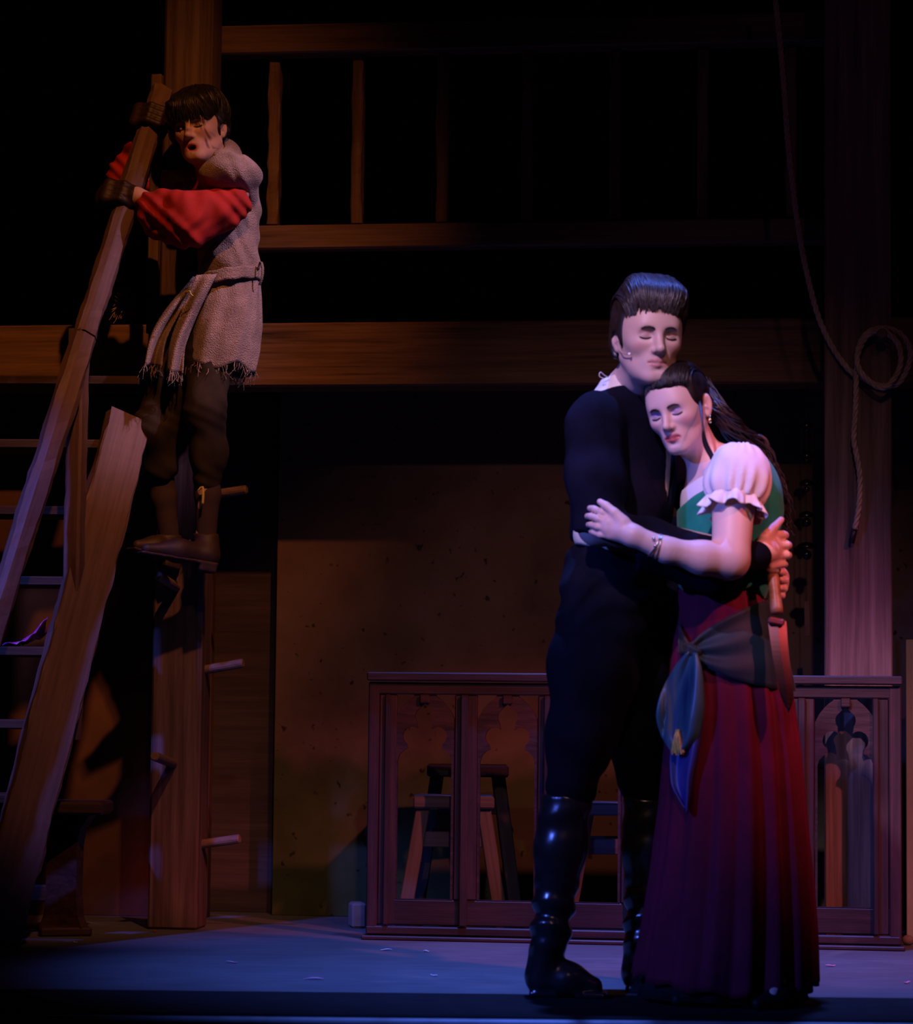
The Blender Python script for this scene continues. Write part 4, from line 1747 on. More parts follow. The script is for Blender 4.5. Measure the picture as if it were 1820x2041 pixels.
# left hand laid on the man's arm
F.add(ell(U(1229, 1052, -.300), (.040, .016, .033), roty(.35)), .018)
F.add(cap(U(1262, 1068, -.312), U(1240, 1058, -.304), .026, .024), .015)
fing = [[(1224, 1033, -.296), (1200, 1021, -.290), (1184, 1014, -.268), (1176, 1013, -.242)],
        [(1214, 1042, -.300), (1192, 1034, -.292), (1178, 1029, -.266), (1171, 1029, -.238)],
        [(1212, 1055, -.300), (1191, 1050, -.292), (1178, 1046, -.266), (1173, 1046, -.240)],
        [(1214, 1068, -.296), (1196, 1066, -.290), (1183, 1061, -.270), (1178, 1060, -.248)]]
for i, fg in enumerate(fing):
    r0 = [.0095, .0098, .0092, .0084][i]
    pts = [U(*q) for q in fg]
    F.add(cap(U(1232, 1050 + (i - 1.5) * 7, -.302), pts[0], .012, r0 + .001), .008)
    for j in range(3):
        F.add(cap(pts[j], pts[j + 1], r0 * (1 - .06 * j), r0 * (1 - .06 * (j + 1))), .0025)
th = [U(1242, 1040, -.310), U(1225, 1022, -.308), U(1208, 1008, -.300), U(1196, 1000, -.288)]
for j, (ra, rb) in enumerate([(.016, .0122), (.0120, .0105), (.0103, .0080)]):
    F.add(cap(th[j], th[j + 1], ra, rb), .010 if j == 0 else .003)
P, Q = F.mesh()
P = smooth_verts(P, Q, 1)
np_mesh('body', P, Q, M['skin'], wom, hw.colors(P, SKIN_W, (0.40, 0.09, 0.09), (0.66, 0.26, 0.26), (0.36, 0.24, 0.36)))
Pw_body = P
brows_lashes(hw, P, wom, M['hair_black'], .85)


def w_torso(F, off):
    F.add(ell(U(1456, 1005, -.03), (.128 + off, .112 + off, .15 + off)), .03)
    F.add(ell(U(1441, 1130, -.03), (.112 + off, .10 + off, .15 + off)), .05)
    F.add(cap(U(1478, 935, -.14), U(1450, 930, .10), .046 + off), .05)


lo, hi = box_of(1320, 1600, 850, 1260, -.25, .22)
F = Field(lo, hi, .006)
w_torso(F, .001)
F.clip(line_clip(1345, 985, 1425, 928, -.15, 1))
F.clip(lambda g: (U(1, 1150, 0)[2] - g[..., 2]).astype(np.float32))
solid('blouse', F, M['blouse'], wom)

F = Field(lo, hi, .005)
w_torso(F, .010)
F.clip(line_clip(1352, 1014, 1432, 952, -.15, 1))
F.cut(ell(U(1470, 945, -.235), (.070, .075, .075)), .004)
zf = line_clip(1350, 1224, 1508, 1166, -.12, -1)
zg = line_clip(1500, 1164, 1535, 1196, -.12, -1)
F.clip(lambda g: np.maximum(np.minimum(zf(g), zg(g) + 0), -9) if False else np.where(g[..., 0] < U(1505, 1, -.1)[0], zf(g), zg(g)).astype(np.float32))
F.disp(lambda g: (np.sin(g[..., 0] * 95 + 2 * np.sin(g[..., 2] * 28)) * .0022 + wav(g, 12, 30) * .0022).astype(np.float32))
bod = solid('bodice', F, M['bodice'], wom)

# puffed sleeve gathered into a frilled band
sc_ = U(1472, 945, -.19)
axs = U(1461, 1030, -.23) - U(1478, 880, -.17)
axs /= np.linalg.norm(axs)
s1_ = np.cross(axs, [0, 1, 0])
s1_ /= np.linalg.norm(s1_)
s2_ = np.cross(axs, s1_)
lo, hi = sc_ - .14, sc_ + .14
F = Field(lo, hi, .004)
F.add(ell(sc_, (.080, .076, .080)), .0)
F.add(ell(U(1470, 965, -.20), (.079, .074, .060)), .03)
F.add(cap(U(1464, 985, -.212), U(1462, 1000, -.216), .062, .056), .03)


def puff(g):
    q = g - sc_.astype(np.float32)
    t = q @ axs.astype(np.float32)
    an_ = np.arctan2(q @ s2_.astype(np.float32), q @ s1_.astype(np.float32))
    low = np.clip((t + .01) / .07, 0, 1)
    up = np.clip((-t - .02) / .06, 0, 1)
    return (np.sin(an_ * 15 + 1.2 * np.sin(an_ * 4)) * (.0045 * low + .003 * up) + wav(g, 5, 35) * .0025 + np.sin(t * 60 + 3 * an_) * .0015).astype(np.float32)


F.disp(puff)
F.clip(lambda g: ((g - U(1462, 999, -.215).astype(np.float32)) @ axs.astype(np.float32)))
solid('puff_sleeve', F, M['blouse'], wom)
ce = U(1463, 992, -.213)
rows = []
for i in range(11):
    t = i / 10
    row = []
    for j in range(145):
        a_ = 2 * math.pi * j / 144
        wv = math.sin(a_ * 9 + .8 * math.sin(2 * a_)) * (.003 + .009 * t) + math.sin(a_ * 23 + 2) * .003 * t
        r = .062 + .016 * t + wv
        hgt = .040 * t + .006 * t * math.sin(a_ * 9 + 1.2)
        row.append(ce + (s1_ * math.cos(a_) + s2_ * math.sin(a_)) * r + axs * hgt)
    rows.append(row)
ribbon_patch('sleeve_frill', rows, M['blouse'], wom, .002)

# skirt: pleated, flared cone
kp = [1170, 1215, 1290, 1400, 1500, 1620, 1750, 1850, 1945]
kl = [1352, 1350, 1340, 1332, 1325, 1315, 1298, 1281, 1262]
kr = [1512, 1532, 1560, 1583, 1597, 1608, 1619, 1626, 1630]


def skirt_ring(py):
    l, r = np.interp(py, kp, kl), np.interp(py, kp, kr)
    c = U((l + r) / 2, py, -.03)
    rx = (r - l) / 2 / FPX * (6.71 - .03)
    return c, rx, rx * np.interp(py, [1170, 1300, 1945], [.86, .84, .80])


NS = 260
ths = np.linspace(0, 2 * math.pi, NS, endpoint=False)
rgs = np.random.default_rng(4)
fold = np.zeros(NS)
fold2 = np.zeros(NS)
for c_, wdt, a_ in [(-1.25, .10, -.085), (-.92, .07, -.10), (-.66, .06, -.09), (-1.95, .09, -.06), (-2.35, .12, -.05), (-.40, .06, -.08), (-1.6, .06, -.045), (-2.75, .1, -.05), (-.15, .08, -.06),
                    (-1.42, .07, .03), (-1.08, .07, .04), (-.79, .05, .04), (-.52, .05, .04), (.4, .1, -.08), (.9, .1, -.07), (1.4, .1, -.08), (2.0, .1, -.08), (2.6, .1, -.08)]:
    d = (ths - c_ + math.pi) % (2 * math.pi) - math.pi
    fold += a_ * np.exp(-(d / wdt) ** 2)
fold2 = .010 * np.sin(ths * 13 + 1.5 * np.sin(ths * 3)) + .004 * np.sin(ths * 31 + 1)
rows = []
for i, py in enumerate(np.linspace(1172, 1945, 62)):
    t = (py - 1172) / (1945 - 1172)
    c, rx, ry = skirt_ring(py)
    amp = .25 + .75 * min(1, t * 1.6)
    rr = 1 + fold * amp + fold2 * (.5 + .8 * t) + .01 * np.sin(ths * 7 + t * 9) * t
    hem = (-.034 * np.clip(-np.sin(ths - .35), 0, 1) + .006 * np.sin(ths * 13)) * max(0, (t - .8) / .2)
    rows.append(np.stack([c[0] + rx * rr * np.cos(ths), c[1] + ry * rr * np.sin(ths), np.full(NS, c[2]) + hem], 1))
rows = np.array(rows)
rows = np.concatenate([rows, rows[:, :1]], 1)
ribbon_patch('skirt', rows, M['skirt'], wom, .003)
pr = []
for i, (z, s_) in enumerate([(.16, .70), (.10, .78), (.05, .86), (.012, .90)]):
    c, rx, ry = skirt_ring(1945)
    r_ = 1 + .02 * np.sin(ths * 17)
    pr.append(np.stack([c[0] - .005 + rx * s_ * r_ * np.cos(ths), c[1] + ry * s_ * r_ * np.sin(ths), np.full(NS, z)], 1))
pr = np.array(pr)
pr = np.concatenate([pr, pr[:, :1]], 1)
ribbon_patch('petticoat', pr, M['petticoat'], wom, .003)
# shoe and the bare instep by the hem
for nm, hx, hY, tx, tY in (('shoe', 1586, -.135, 1510, -.225), ('shoe', 1420, -.08, 1350, -.16)):
    h0, t0 = fp(hx, hY), fp(tx, tY)
    F = Field(np.minimum(h0, t0) - np.array([.06, .06, .01]), np.maximum(h0, t0) + np.array([.06, .06, .12]), .005)
    F.add(cap(h0 + np.array([0, 0, .045]), (h0 + t0) / 2 + np.array([0, 0, .028]), .030, .028), .02)
    F.add(cap((h0 + t0) / 2 + np.array([0, 0, .024]), t0 + np.array([0, 0, .016]), .028, .015), .02)
    F.add(cap(h0 + np.array([.004, 0, .006]), h0 + np.array([.0, 0, .05]), .016, .026), .015)
    F.clip(lambda g: (.001 - g[..., 2]).astype(np.float32))
    solid(nm, F, M['shoe'], wom)
F = Field(fp(1545, -.24) + np.array([-.08, -.08, 0]), fp(1545, -.2) + np.array([.08, .1, .14]), .004)
F.add(cap(fp(1541, -.200) + np.array([0, 0, .036]), fp(1555, -.165) + np.array([0, 0, .062]), .014, .018), .01)
P, Q = F.mesh()
np_mesh('foot', P, Q, M['skin'], wom, np.tile(np.array(SKIN_W), (len(P), 1)))


def skirt_front(px, py, lift):
    """point of the skirt front seen at a picture position, lifted towards the house"""
    c, rx, ry = skirt_ring(py)
    p = U(px, py, c[1])
    s_ = np.clip((p[0] - c[0]) / (rx * 1.02), -1, 1)
    Y = c[1] - ry * math.sqrt(max(0, 1 - s_ * s_)) * 1.02 - lift
    return U(px, py, Y)


# sash of shot silk
def sash_material():
    mt, nt, b = mat_new('shot_blue_green_silk')
    v = obj_vec(nt, (7, 3, 2.2), False)
    f = noise(nt, v, 1.6, 3)
    nt.links.new(ramp(nt, f, [(0.28, (0.006, 0.007, 0.024)), (0.45, (0.009, 0.018, 0.028)), (0.6, (0.008, 0.026, 0.03)), (0.72, (0.03, 0.022, 0.013))]), b.inputs['Base Color'])
    b.inputs['Roughness'].default_value = 0.6
    b.inputs['Specular IOR Level'].default_value = 0.25
    b.inputs['Sheen Weight'].default_value = 0.1
    return mt


M['sash'] = sash_material()
top = spline([(1378, 1284, 0), (1400, 1262, 0), (1440, 1235, 0), (1495, 1208, 0), (1536, 1192, 0)], 30)
bot = spline([(1382, 1302, 0), (1405, 1325, 0), (1450, 1350, 0), (1500, 1364, 0), (1560, 1376, 0)], 30)
rows = []
for i in range(18):
    v_ = i / 17
    row = []
    for j in range(30):
        u_ = j / 29
        p = top[j] * (1 - v_) + bot[j] * v_
        lift = .012 + .007 * math.sin(v_ * 15 + 3 * u_) * (1.2 - u_) + .016 * math.exp(-u_ * 9)
        row.append(skirt_front(p[0], p[1], lift))
    # carry the cloth round the hip to the back
    c, rx, ry = skirt_ring(1200 + 180 * v_)
    zz = row[-1][2]
    a0 = math.atan2((row[-1][1] - c[1]) / ry, (row[-1][0] - c[0]) / rx)
    for a_ in np.linspace(a0 + .15, math.pi * .75, 12):
        row.append(np.array([c[0] + (rx * 1.06) * math.cos(a_), c[1] + ry * 1.08 * math.sin(a_), zz]))
    rows.append(row)
sash = ribbon_patch('sash', rows, M['sash'], wom, .003)
# knot
F = Field(skirt_front(1380, 1294, .05) - .06, skirt_front(1380, 1294, .0) + .06, .004)
kc = skirt_front(1376, 1294, .024)
F.add(ell(kc, (.017, .018, .019)), .01)
F.add(cap(skirt_front(1366, 1290, .024), skirt_front(1388, 1300, .024), .010, .012), .008)
F.disp(lambda g: (np.sin(g[..., 2] * 300 + g[..., 0] * 150) * .0015).astype(np.float32))
solid('knot', F, M['sash'], sash)
# near piece of sash to the left of the knot
rows = []
for i in range(8):
    v_ = i / 7
    row = []
    for j in range(8):
        u_ = j / 7
        x = 1353 + (1374 - 1353) * u_
        y = (1240 + (1286 - 1240) * u_) * (1 - v_) + (1305 + (1302 - 1305) * u_) * v_
        row.append(skirt_front(x, y, .010 + .004 * math.sin(v_ * 9)))
    rows.append(row)
ribbon_patch('sash_end', rows, M['sash'], sash, .003)


def tail(name, L, R, lift0, folds, seed, mat):
    n = 34
    Lc, Rc = spline([(x, y, 0) for x, y in L], n), spline([(x, y, 0) for x, y in R], n)
    rows = []
    for i in range(n):
        t = i / (n - 1)
        row = []
        for j in range(26):
            u_ = j / 25
            p = Lc[i] * (1 - u_) + Rc[i] * u_
            lf = lift0 + .020 * math.sin(u_ * folds + seed + 1.2 * t) * min(1, .25 + 1.6 * t) * (1 - .5 * t)
            row.append(skirt_front(p[0], p[1], lf))
        rows.append(row)
    return ribbon_patch(name, rows, mat, sash, .003)


def tail_material(name, stops):
    mt, nt, b = mat_new(name)
    v = obj_vec(nt, (16, 6, 1.8), False)
    f = noise(nt, v, 1.3, 3)
    nt.links.new(ramp(nt, f, stops), b.inputs['Base Color'])
    b.inputs['Roughness'].default_value = 0.4
    return mt


mt1 = tail_material('shot_silk_tail', [(0.3, (0.012, 0.03, 0.08)), (0.42, (0.03, 0.09, 0.12)), (0.55, (0.05, 0.11, 0.13)), (0.62, (0.22, 0.16, 0.08)), (0.7, (0.03, 0.08, 0.11))])
mt2 = tail_material('indigo_silk_tail', [(0.3, (0.02, 0.015, 0.08)), (0.55, (0.05, 0.04, 0.2)), (0.7, (0.05, 0.1, 0.2))])
tail('sash_tail', [(1370, 1298), (1345, 1330), (1318, 1380), (1308, 1425), (1316, 1462), (1332, 1490), (1343, 1502)],
     [(1390, 1302), (1400, 1340), (1404, 1400), (1400, 1440), (1392, 1470), (1372, 1492), (1358, 1504)], .036, 9, .5, mt1)
tail('sash_tail', [(1372, 1304), (1360, 1360), (1348, 1430), (1336, 1500), (1338, 1560), (1352, 1590), (1366, 1612)],
     [(1388, 1306), (1398, 1380), (1400, 1440), (1392, 1500), (1382, 1545), (1376, 1590), (1370, 1622)], .014, 7, 1.7, mt2)
cv, rd = [], []
for i in range(16):
    a_ = skirt_front(1349 + (i % 4) * 1.5, 1455, .045 - .002 * (i // 4))
    b_ = skirt_front(1339 + i * 1.6, 1500 + 5 * math.sin(i * 2.3), .042 + .004 * math.sin(i * 1.7))
    m_ = skirt_front(1344 + i * .8, 1475, .050 + .004 * math.cos(i))
    cv.append(spline([a_, m_, b_], 8))
    rd.append(np.full(8, .0030))
P, Q = strand_mesh(cv, rd, 5)
tag(np_mesh('tassel', P, Q, M['gold'], sash), kind='stuff')

# bracelets and earring
def ring_obj(name, c, ax_, r, th_, mat, parent, squash=1.0, n=40):
    ax_ = ax_ / np.linalg.norm(ax_)
    e1 = np.cross(ax_, [0, 0, 1.0])
    e1 /= np.linalg.norm(e1)
    e2 = np.cross(ax_, e1)
    t = np.linspace(0, 2 * math.pi, n + 1)
    pts = c + (e1 * np.cos(t)[:, None] * squash + e2 * np.sin(t)[:, None]) * r
    V, Fc = tube_mesh(pts, th_, 8, cap=False)
    return mesh_world(name, V, Fc, mat, parent, smooth=True)


ad_ = U(1330, 1097, -.305) - U(1262, 1068, -.312)
M['silver'] = plain('silver_bracelet', (0.75, 0.72, 0.75), 0.25, metal=1.0, var=0.05)
ring_obj('bracelet', U(1304, 1087, -.308), ad_ + np.array([-.02, 0, .0]), .0315, .0022, M['silver'], wom)
ring_obj('bracelet', U(1311, 1090, -.308), ad_ + np.array([.015, 0, .01]), .0325, .0016, M['silver'], wom)
for i, (x, y) in enumerate([(1303, 1073), (1306, 1088)]):
    V, Fc = lathe_mesh([(.0005, -.0045), (.0035, -.003), (.0045, 0), (.0035, .003), (.0005, .0045)], U(x, y, -.341), 10)
    mesh_world('charm', V, Fc, M['silver'], wom, smooth=True)
ear = hw.w((.082, -.002, -.052))
V, Fc = lathe_mesh([(.0005, -.009), (.004, -.007), (.005, -.002), (.004, .003), (.0012, .006), (.0005, .010)], ear, 12)
mesh_world('earring', V, Fc, plain('gold_earring', (0.9, 0.72, 0.4), 0.2, metal=1.0, var=0.05), wom, smooth=True)

# hair: drawn back from the brow, long waves down her back
prims = [ell((0, .026, .040), (.082, .102, .088)), ell((.008, -.028, .080), (.070, .066, .042)), ell((0, .10, .0), (.065, .05, .07)), ell((.068, -.022, .030), (.016, .035, .045))]
cuts = [ell((-.010, -.118, -.034), (.064, .082, .098)), ell((.090, .010, -.014), (.019, .020, .036)), ell((-.084, .006, -.014), (.020, .026, .042)), ell((0, -.09, -.12), (.14, .12, .085))]
P1, Q1 = hair_cap(hw, prims, cuts, .0045, 'hair', M['hair_black'], wom, lambda L: np.sin(L[..., 0] * 230 + 2.0 * np.sin(L[..., 1] * 40) + L[..., 2] * 50) * .0008)
cv, rd = hair_locks(hw, 'back', 380, 15, .0014, .003, .0, 12)
cv = drape(hw, cv, np.vstack([P1, Pw_body]), .004, 4)
rg = np.random.default_rng(6)
for i in range(120):
    f_ = rg.uniform(-1, 1)
    g_ = rg.uniform(-1, 1)
    wv = rg.uniform(0, 6.28)
    base = [hw.w((.03 + .03 * f_, .10 + .02 * g_, .03 + .03 * f_)), U(1442 + 14 * f_, 830 + 14 * g_, -.06 + .04 * g_), U(1472 + 16 * f_, 862 + 12 * g_, .0 + .05 * g_),
            U(1512 + 16 * f_, 895 + 14 * g_, .04 + .05 * g_), U(1540 + 16 * f_, 950 + 10 * g_, .05 + .05 * g_), U(1558 + 16 * f_, 1005 + 20 * g_, .05 + .04 * g_)]
    if i % 3 == 0:
        base.append(U(1572 + 14 * f_, 1045 + 20 * g_, .05 + .03 * g_))
    p = spline(base, 26)
    tt = np.linspace(0, 1, 26)
    p[:, 2] += .008 * np.sin(tt * 16 + wv)
    p[:, 0] += .007 * np.cos(tt * 16 + wv)
    cv.append(p)
    rd.append(rg.uniform(.0022, .0045) * np.interp(tt, [0, .1, .7, 1], [.6, 1, .8, .15]))
for i in range(9):   # loose lock in front of the ear
    f_ = rg.uniform(-1, 1)
    base = [hw.w((.066, -.03, .065)), hw.w((.076, -.030, .01)), U(1402 + 3 * f_, 850, -.215), U(1407 + 4 * f_, 885, -.205), U(1417 + 5 * f_, 915, -.19), U(1420 + 5 * f_, 940, -.185)]
    p = spline(base, 22)
    p[:, 0] += .004 * np.sin(np.linspace(0, 9, 22) + f_)
    cv.append(p)
    rd.append(.0028 * np.interp(np.linspace(0, 1, 22), [0, .1, .7, 1], [.6, 1, .8, .15]))
# curl standing off the shoulder
for i in range(26):
    f_, g_ = rg.uniform(-1, 1), rg.uniform(-1, 1)
    t = np.linspace(0, 1, 18)
    c = U(1511, 893, .02)
    a_ = 2.6 - 5.0 * t
    r = .022 + .007 * f_
    cv.append(np.stack([c[0] + r * np.cos(a_), c[1] + .015 * g_ + .01 * t, c[2] + (r + .004) * np.sin(a_)], 1))
    rd.append(.004 * np.interp(t, [0, .2, .8, 1], [.4, 1, 1, .3]))
hair_object('hair', P1, Q1, cv, rd, M['hair_black'], wom)

# ------------------------------------------------------------------ dagger at her hip
dg = thing('dagger', 'long dagger with wooden grip and red-brown guard hanging at the hip of the woman', 'dagger', U(1547, 1240, -.19))
a_, b_, e_ = U(1540, 1140, -.150), U(1549, 1222, -.185), U(1572, 1420, -.225)
V, Fc = tube_mesh(spline([a_, a_ * .6 + b_ * .4 + np.array([0, -.003, 0]), b_], 12), np.array([.011, .0135, .015, .0155, .0155, .015, .0145, .0145, .015, .016, .0165, .016]), 14)
mesh_world('grip', V, Fc, wood('grip_wood', (0.12, 0.035, 0.012), (0.26, 0.10, 0.04), (0.36, 0.16, 0.07), rough=0.4, stretch=4), dg, smooth=True)
V, Fc = lathe_mesh([(.006, -.012), (.0165, -.006), (.0185, 0.0), (.0165, .006), (.004, .010)], a_, 16)
mesh_world('pommel', V, Fc, M['peg'], dg, smooth=True)
bar('guard', U(1531, 1236, -.188), U(1563, 1242, -.188), .03, .018, plain('red_guard', (0.16, 0.03, 0.025), 0.5), dg, bev=.005)
n = 20
cl = spline([b_ + np.array([.001, 0, -.02]), U(1556, 1300, -.205), U(1565, 1360, -.218), e_], n)
V, Fc = [], []
for i in range(n):
    t = i / (n - 1)
    w1 = .023 * (1 - .35 * t) * (1 - max(0, (t - .75) / .25) ** 1.6) + .001
    w2 = .021 * (1 - .25 * t) * (1 - max(0, (t - .80) / .2) ** 1.6) + .001
    th_ = .004 * (1 - .6 * t) + .0004
    c = cl[i]
    V += [(c[0] - w1, c[1], c[2]), (c[0], c[1] - th_, c[2]), (c[0] + w2, c[1], c[2]), (c[0], c[1] + th_, c[2])]
for i in range(n - 1):
    for k_ in range(4):
        k2 = (k_ + 1) % 4
        Fc.append((i * 4 + k_, i * 4 + k2, (i + 1) * 4 + k2, (i + 1) * 4 + k_))
Fc += [(3, 2, 1, 0), tuple((n - 1) * 4 + k_ for k_ in range(4))]
mesh_world('blade', V, Fc, plain('dull_blade_steel', (0.10, 0.045, 0.05), 0.33, metal=1.0, var=0.06), dg)

# ------------------------------------------------------------------ the hunched man on the stairs
M['sack'] = cloth('grey_sackcloth', (0.33, 0.25, 0.20), weave=300, rough=0.9, var=0.16, bstr=1.0, bdist=0.006, nscale=12)
M['red'] = cloth('red_gauze_shirt', (0.36, 0.022, 0.014), weave=350, rough=0.85, var=0.14, bstr=0.5)
M['glove'] = plain('dark_leather_glove', (0.022, 0.009, 0.007), 0.55, spec=0.4, bstr=0.3, nscale=50)
M['trouser'] = cloth('brown_black_trousers', (0.024, 0.017, 0.010), weave=300, rough=0.9, var=0.25)
M['sock'] = cloth('dark_stocking', (0.05, 0.032, 0.032), weave=500)
M['ankle_boot'] = plain('brown_leather_boot', (0.034, 0.016, 0.011), 0.6, nscale=25, bstr=0.3)
M['ribbon'] = plain('yellow_ribbon', (0.55, 0.42, 0.06), 0.5)

YG = 1.80
gg = U(350, 1150, YG)
guy = thing('person', 'dark haired man in sackcloth tunic and red sleeves gripping the stair handrail', 'person', gg)
hg = Head(U(399, 257, YG), -19, 3, -8, .965, False, .013)
lo, hi = box_of(190, 540, 160, 1160, 1.50, 2.15)
fa = (hg.o - .13, hg.o + .14, .003)
F = Field(lo, hi, .011, [fa, (*box_of(245, 300, 365, 425, 1.7, 1.85), .0045)])
hg.build(F)
F.add(cap(U(432, 325, 1.86), hg.w((0, .03, -.07)), .056, .052), .03)
F.add(cap(U(462, 365, 1.75), U(420, 360, 1.98), .05), .05)
F.add(ell(U(445, 425, 1.86), (.10, .13, .19)), .05)
F.add(ell(U(448, 560, 1.87), (.09, .12, .17)), .05)
chain(F, [U(432, 650, 1.84), U(408, 830, 1.74), U(408, 1060, 1.82), U(390, 1110, 1.80)], [.06, .035, .024, .02], .02)
chain(F, [U(400, 650, 1.96), U(310, 860, 1.86), U(338, 1080, 1.95)], [.06, .035, .022], .02)
hp = stair_pt(240, 398, .84)
hp2 = stair_pt(303, 243, .84)
wr1 = U(272, 392, hp[1] - .03)
chain(F, [U(468, 380, 1.72), U(398, 440, 1.64), wr1, hp + np.array([.02, -.03, .0])], [.05, .042, .028, .026], .02)
chain(F, [U(405, 375, 2.0), U(240, 356, 1.98), U(272, 288, hp2[1] + .05), hp2 + np.array([-.01, .04, .0])], [.05, .042, .028, .026], .02)
P, Q = F.mesh()
P = smooth_verts(P, Q, 1)
cl_ = hg.colors(P, SKIN_G, (0.46, 0.14, 0.10), (0.56, 0.26, 0.17), (0.30, 0.16, 0.11))
L = hg.loc(P)
# smeared stage blood down the left cheek and on the nose
bl = np.clip(1.3 - np.abs(L[:, 0] - .052 - .006 * np.sin(L[:, 2] * 120)) / .009, 0, 1) * (L[:, 2] < .03) * (L[:, 2] > -.085) * (L[:, 1] < .0) * np.clip(.6 + .6 * np.sin(L[:, 0] * 520 + L[:, 2] * 60), 0, 1)
bl = np.maximum(bl, np.clip(1.2 - np.hypot(L[:, 0] - .003, L[:, 2] + .018) / .008, 0, 1) * (L[:, 1] < -.09))
bl = (bl * .8)[:, None]
cl_ = cl_ * (1 - bl) + np.array((0.10, 0.008, 0.006)) * bl
np_mesh('body', P, Q, M['skin'], guy, cl_)
brows_lashes(hg, P, guy, M['hair_black'], 1.3)


# gloves closed round the handrail
def glove(c, ang, side, name):
    """fist round the rail at c; side=-1: back of the hand towards the house"""
    rd_ = -hd                                   # up along the rail
    fw = np.array([0, side, 0.0])
    fw = fw - rd_ * (fw @ rd_)
    fw /= np.linalg.norm(fw)
    lat = np.cross(rd_, fw)
    F = Field(c - .115, c + .115, .0042)
    for i in range(4):
        o_ = rd_ * (.031 - .0205 * i)
        R_ = .052
        pts = [c + o_ + (fw * math.cos(a) + lat * math.sin(a)) * R_ for a in (ang - .2, ang + .75, ang + 1.55, ang + 2.35, ang + 3.1)]
        for j in range(4):
            F.add(cap(pts[j], pts[j + 1], .0125 - .0008 * j, .0125 - .0008 * (j + 1)), .004)
    kk = [c + rd_ * s_ + (fw * math.cos(ang - .35) + lat * math.sin(ang - .35)) * .056 for s_ in (-.03, .03)]
    F.add(cap(kk[0], kk[1], .019), .015)
    kk2 = [c + rd_ * s_ + (fw * math.cos(ang - 1.1) + lat * math.sin(ang - 1.1)) * .060 for s_ in (-.024, .026)]
    F.add(cap(kk2[0], kk2[1], .020), .02)
    tb = [c + rd_ * .03 + (fw * math.cos(a) + lat * math.sin(a)) * .053 + rd_ * .012 * i for i, a in enumerate((ang - .9, ang - 1.7, ang - 2.4))]
    F.add(cap(tb[0], tb[1], .015, .013), .008)
    F.add(cap(tb[1], tb[2], .013, .011), .004)
    return F, kk2


F, kk = glove(hp, -.6, -1, 'glove')
F.add(cap((kk[0] + kk[1]) / 2, wr1 + np.array([-.008, 0, 0]), .026, .033), .015)
solid('glove', F, M['glove'], guy)
F, kk = glove(hp2, -.9, -1, 'glove')
F.add(cap((kk[0] + kk[1]) / 2, U(277, 282, hp2[1] + .03), .026, .032), .015)
solid('glove', F, M['glove'], guy)

# red shirt: near sleeve, far sleeve
lo, hi = box_of(205, 540, 270, 640, 1.5, 2.15)
F = Field(lo, hi, .0065)
F.add(ell(U(445, 425, 1.86), (.112, .142, .19)), .03)
chain(F, [U(466, 405, 1.69), U(428, 424, 1.665), U(375, 436, 1.645), U(320, 420, 1.69), U(287, 402, hp[1] - .03)], [.055, .068, .080, .064, .036], .03)
F.add(ell(U(372, 455, 1.66), (.095, .06, .062)), .04)
F.add(ell(U(315, 440, 1.70), (.05, .045, .06)), .03)
chain(F, [U(405, 372, 2.0), U(300, 368, 2.0), U(243, 354, 1.97), U(273, 290, hp2[1] + .05)], [.06, .05, .048, .036], .03)


def rsl(g):
    return (np.sin(g[..., 0] * 62 + g[..., 2] * 75 + 3.5 * np.sin(g[..., 0] * 21 + g[..., 2] * 17)) * .0042 + np.sin(g[..., 0] * 120 - g[..., 2] * 60 + 2 * np.sin(g[..., 2] * 40)) * .0018 + wav(g, 21, 32) * .006).astype(np.float32)


F.disp(rsl)
F.clip(lambda g: np.where(g[..., 2] > U(1, 420, 1.7)[2] - .02, (U(279, 1, 1.75)[0] - g[..., 0]) * (g[..., 1] < 1.8 + .05) - (g[..., 1] >= 1.85), -1.0).astype(np.float32), *box_of(205, 330, 330, 470, 1.5, 1.85))
solid('shirt', F, M['red'], guy)

# sackcloth tunic: yoke with cap sleeve, body, skirt
lo, hi = box_of(340, 560, 260, 620, 1.55, 2.15)
F = Field(lo, hi, .0055)
F.add(ell(U(452, 425, 1.86), (.112, .150, .20)), .03)
F.add(ell(U(458, 530, 1.86), (.097, .135, .14)), .04)
F.add(ell(U(458, 350, 1.72), (.105, .125, .070)), .05)
F.add(ell(U(435, 345, 1.95), (.08, .10, .07)), .05)
F.add(cap(U(440, 335, 1.80), U(446, 305, 1.86), .062, .052), .04)
F.cut(cap(U(424, 330, 1.80), hg.w((0, .02, -.06)), .060, .058), .006)
F.cut(cap(U(385, 340, 1.78), U(428, 480, 1.70), .035, .012), .01)       # open V front
# mouth of the cap sleeve
F.cut(cap(U(478, 428, 1.56), U(425, 448, 1.62), .060, .070), .006)
F.disp(lambda g: (wav(g, 31, 40, 7) * .0062 + np.sin(g[..., 2] * 70 + g[..., 0] * 60 + 3 * np.sin(g[..., 0] * 35)) * .0024).astype(np.float32))
F.clip(line_clip(360, 580, 530, 560, 1.75, -1))
solid('sack_tunic', F, M['sack'], guy)
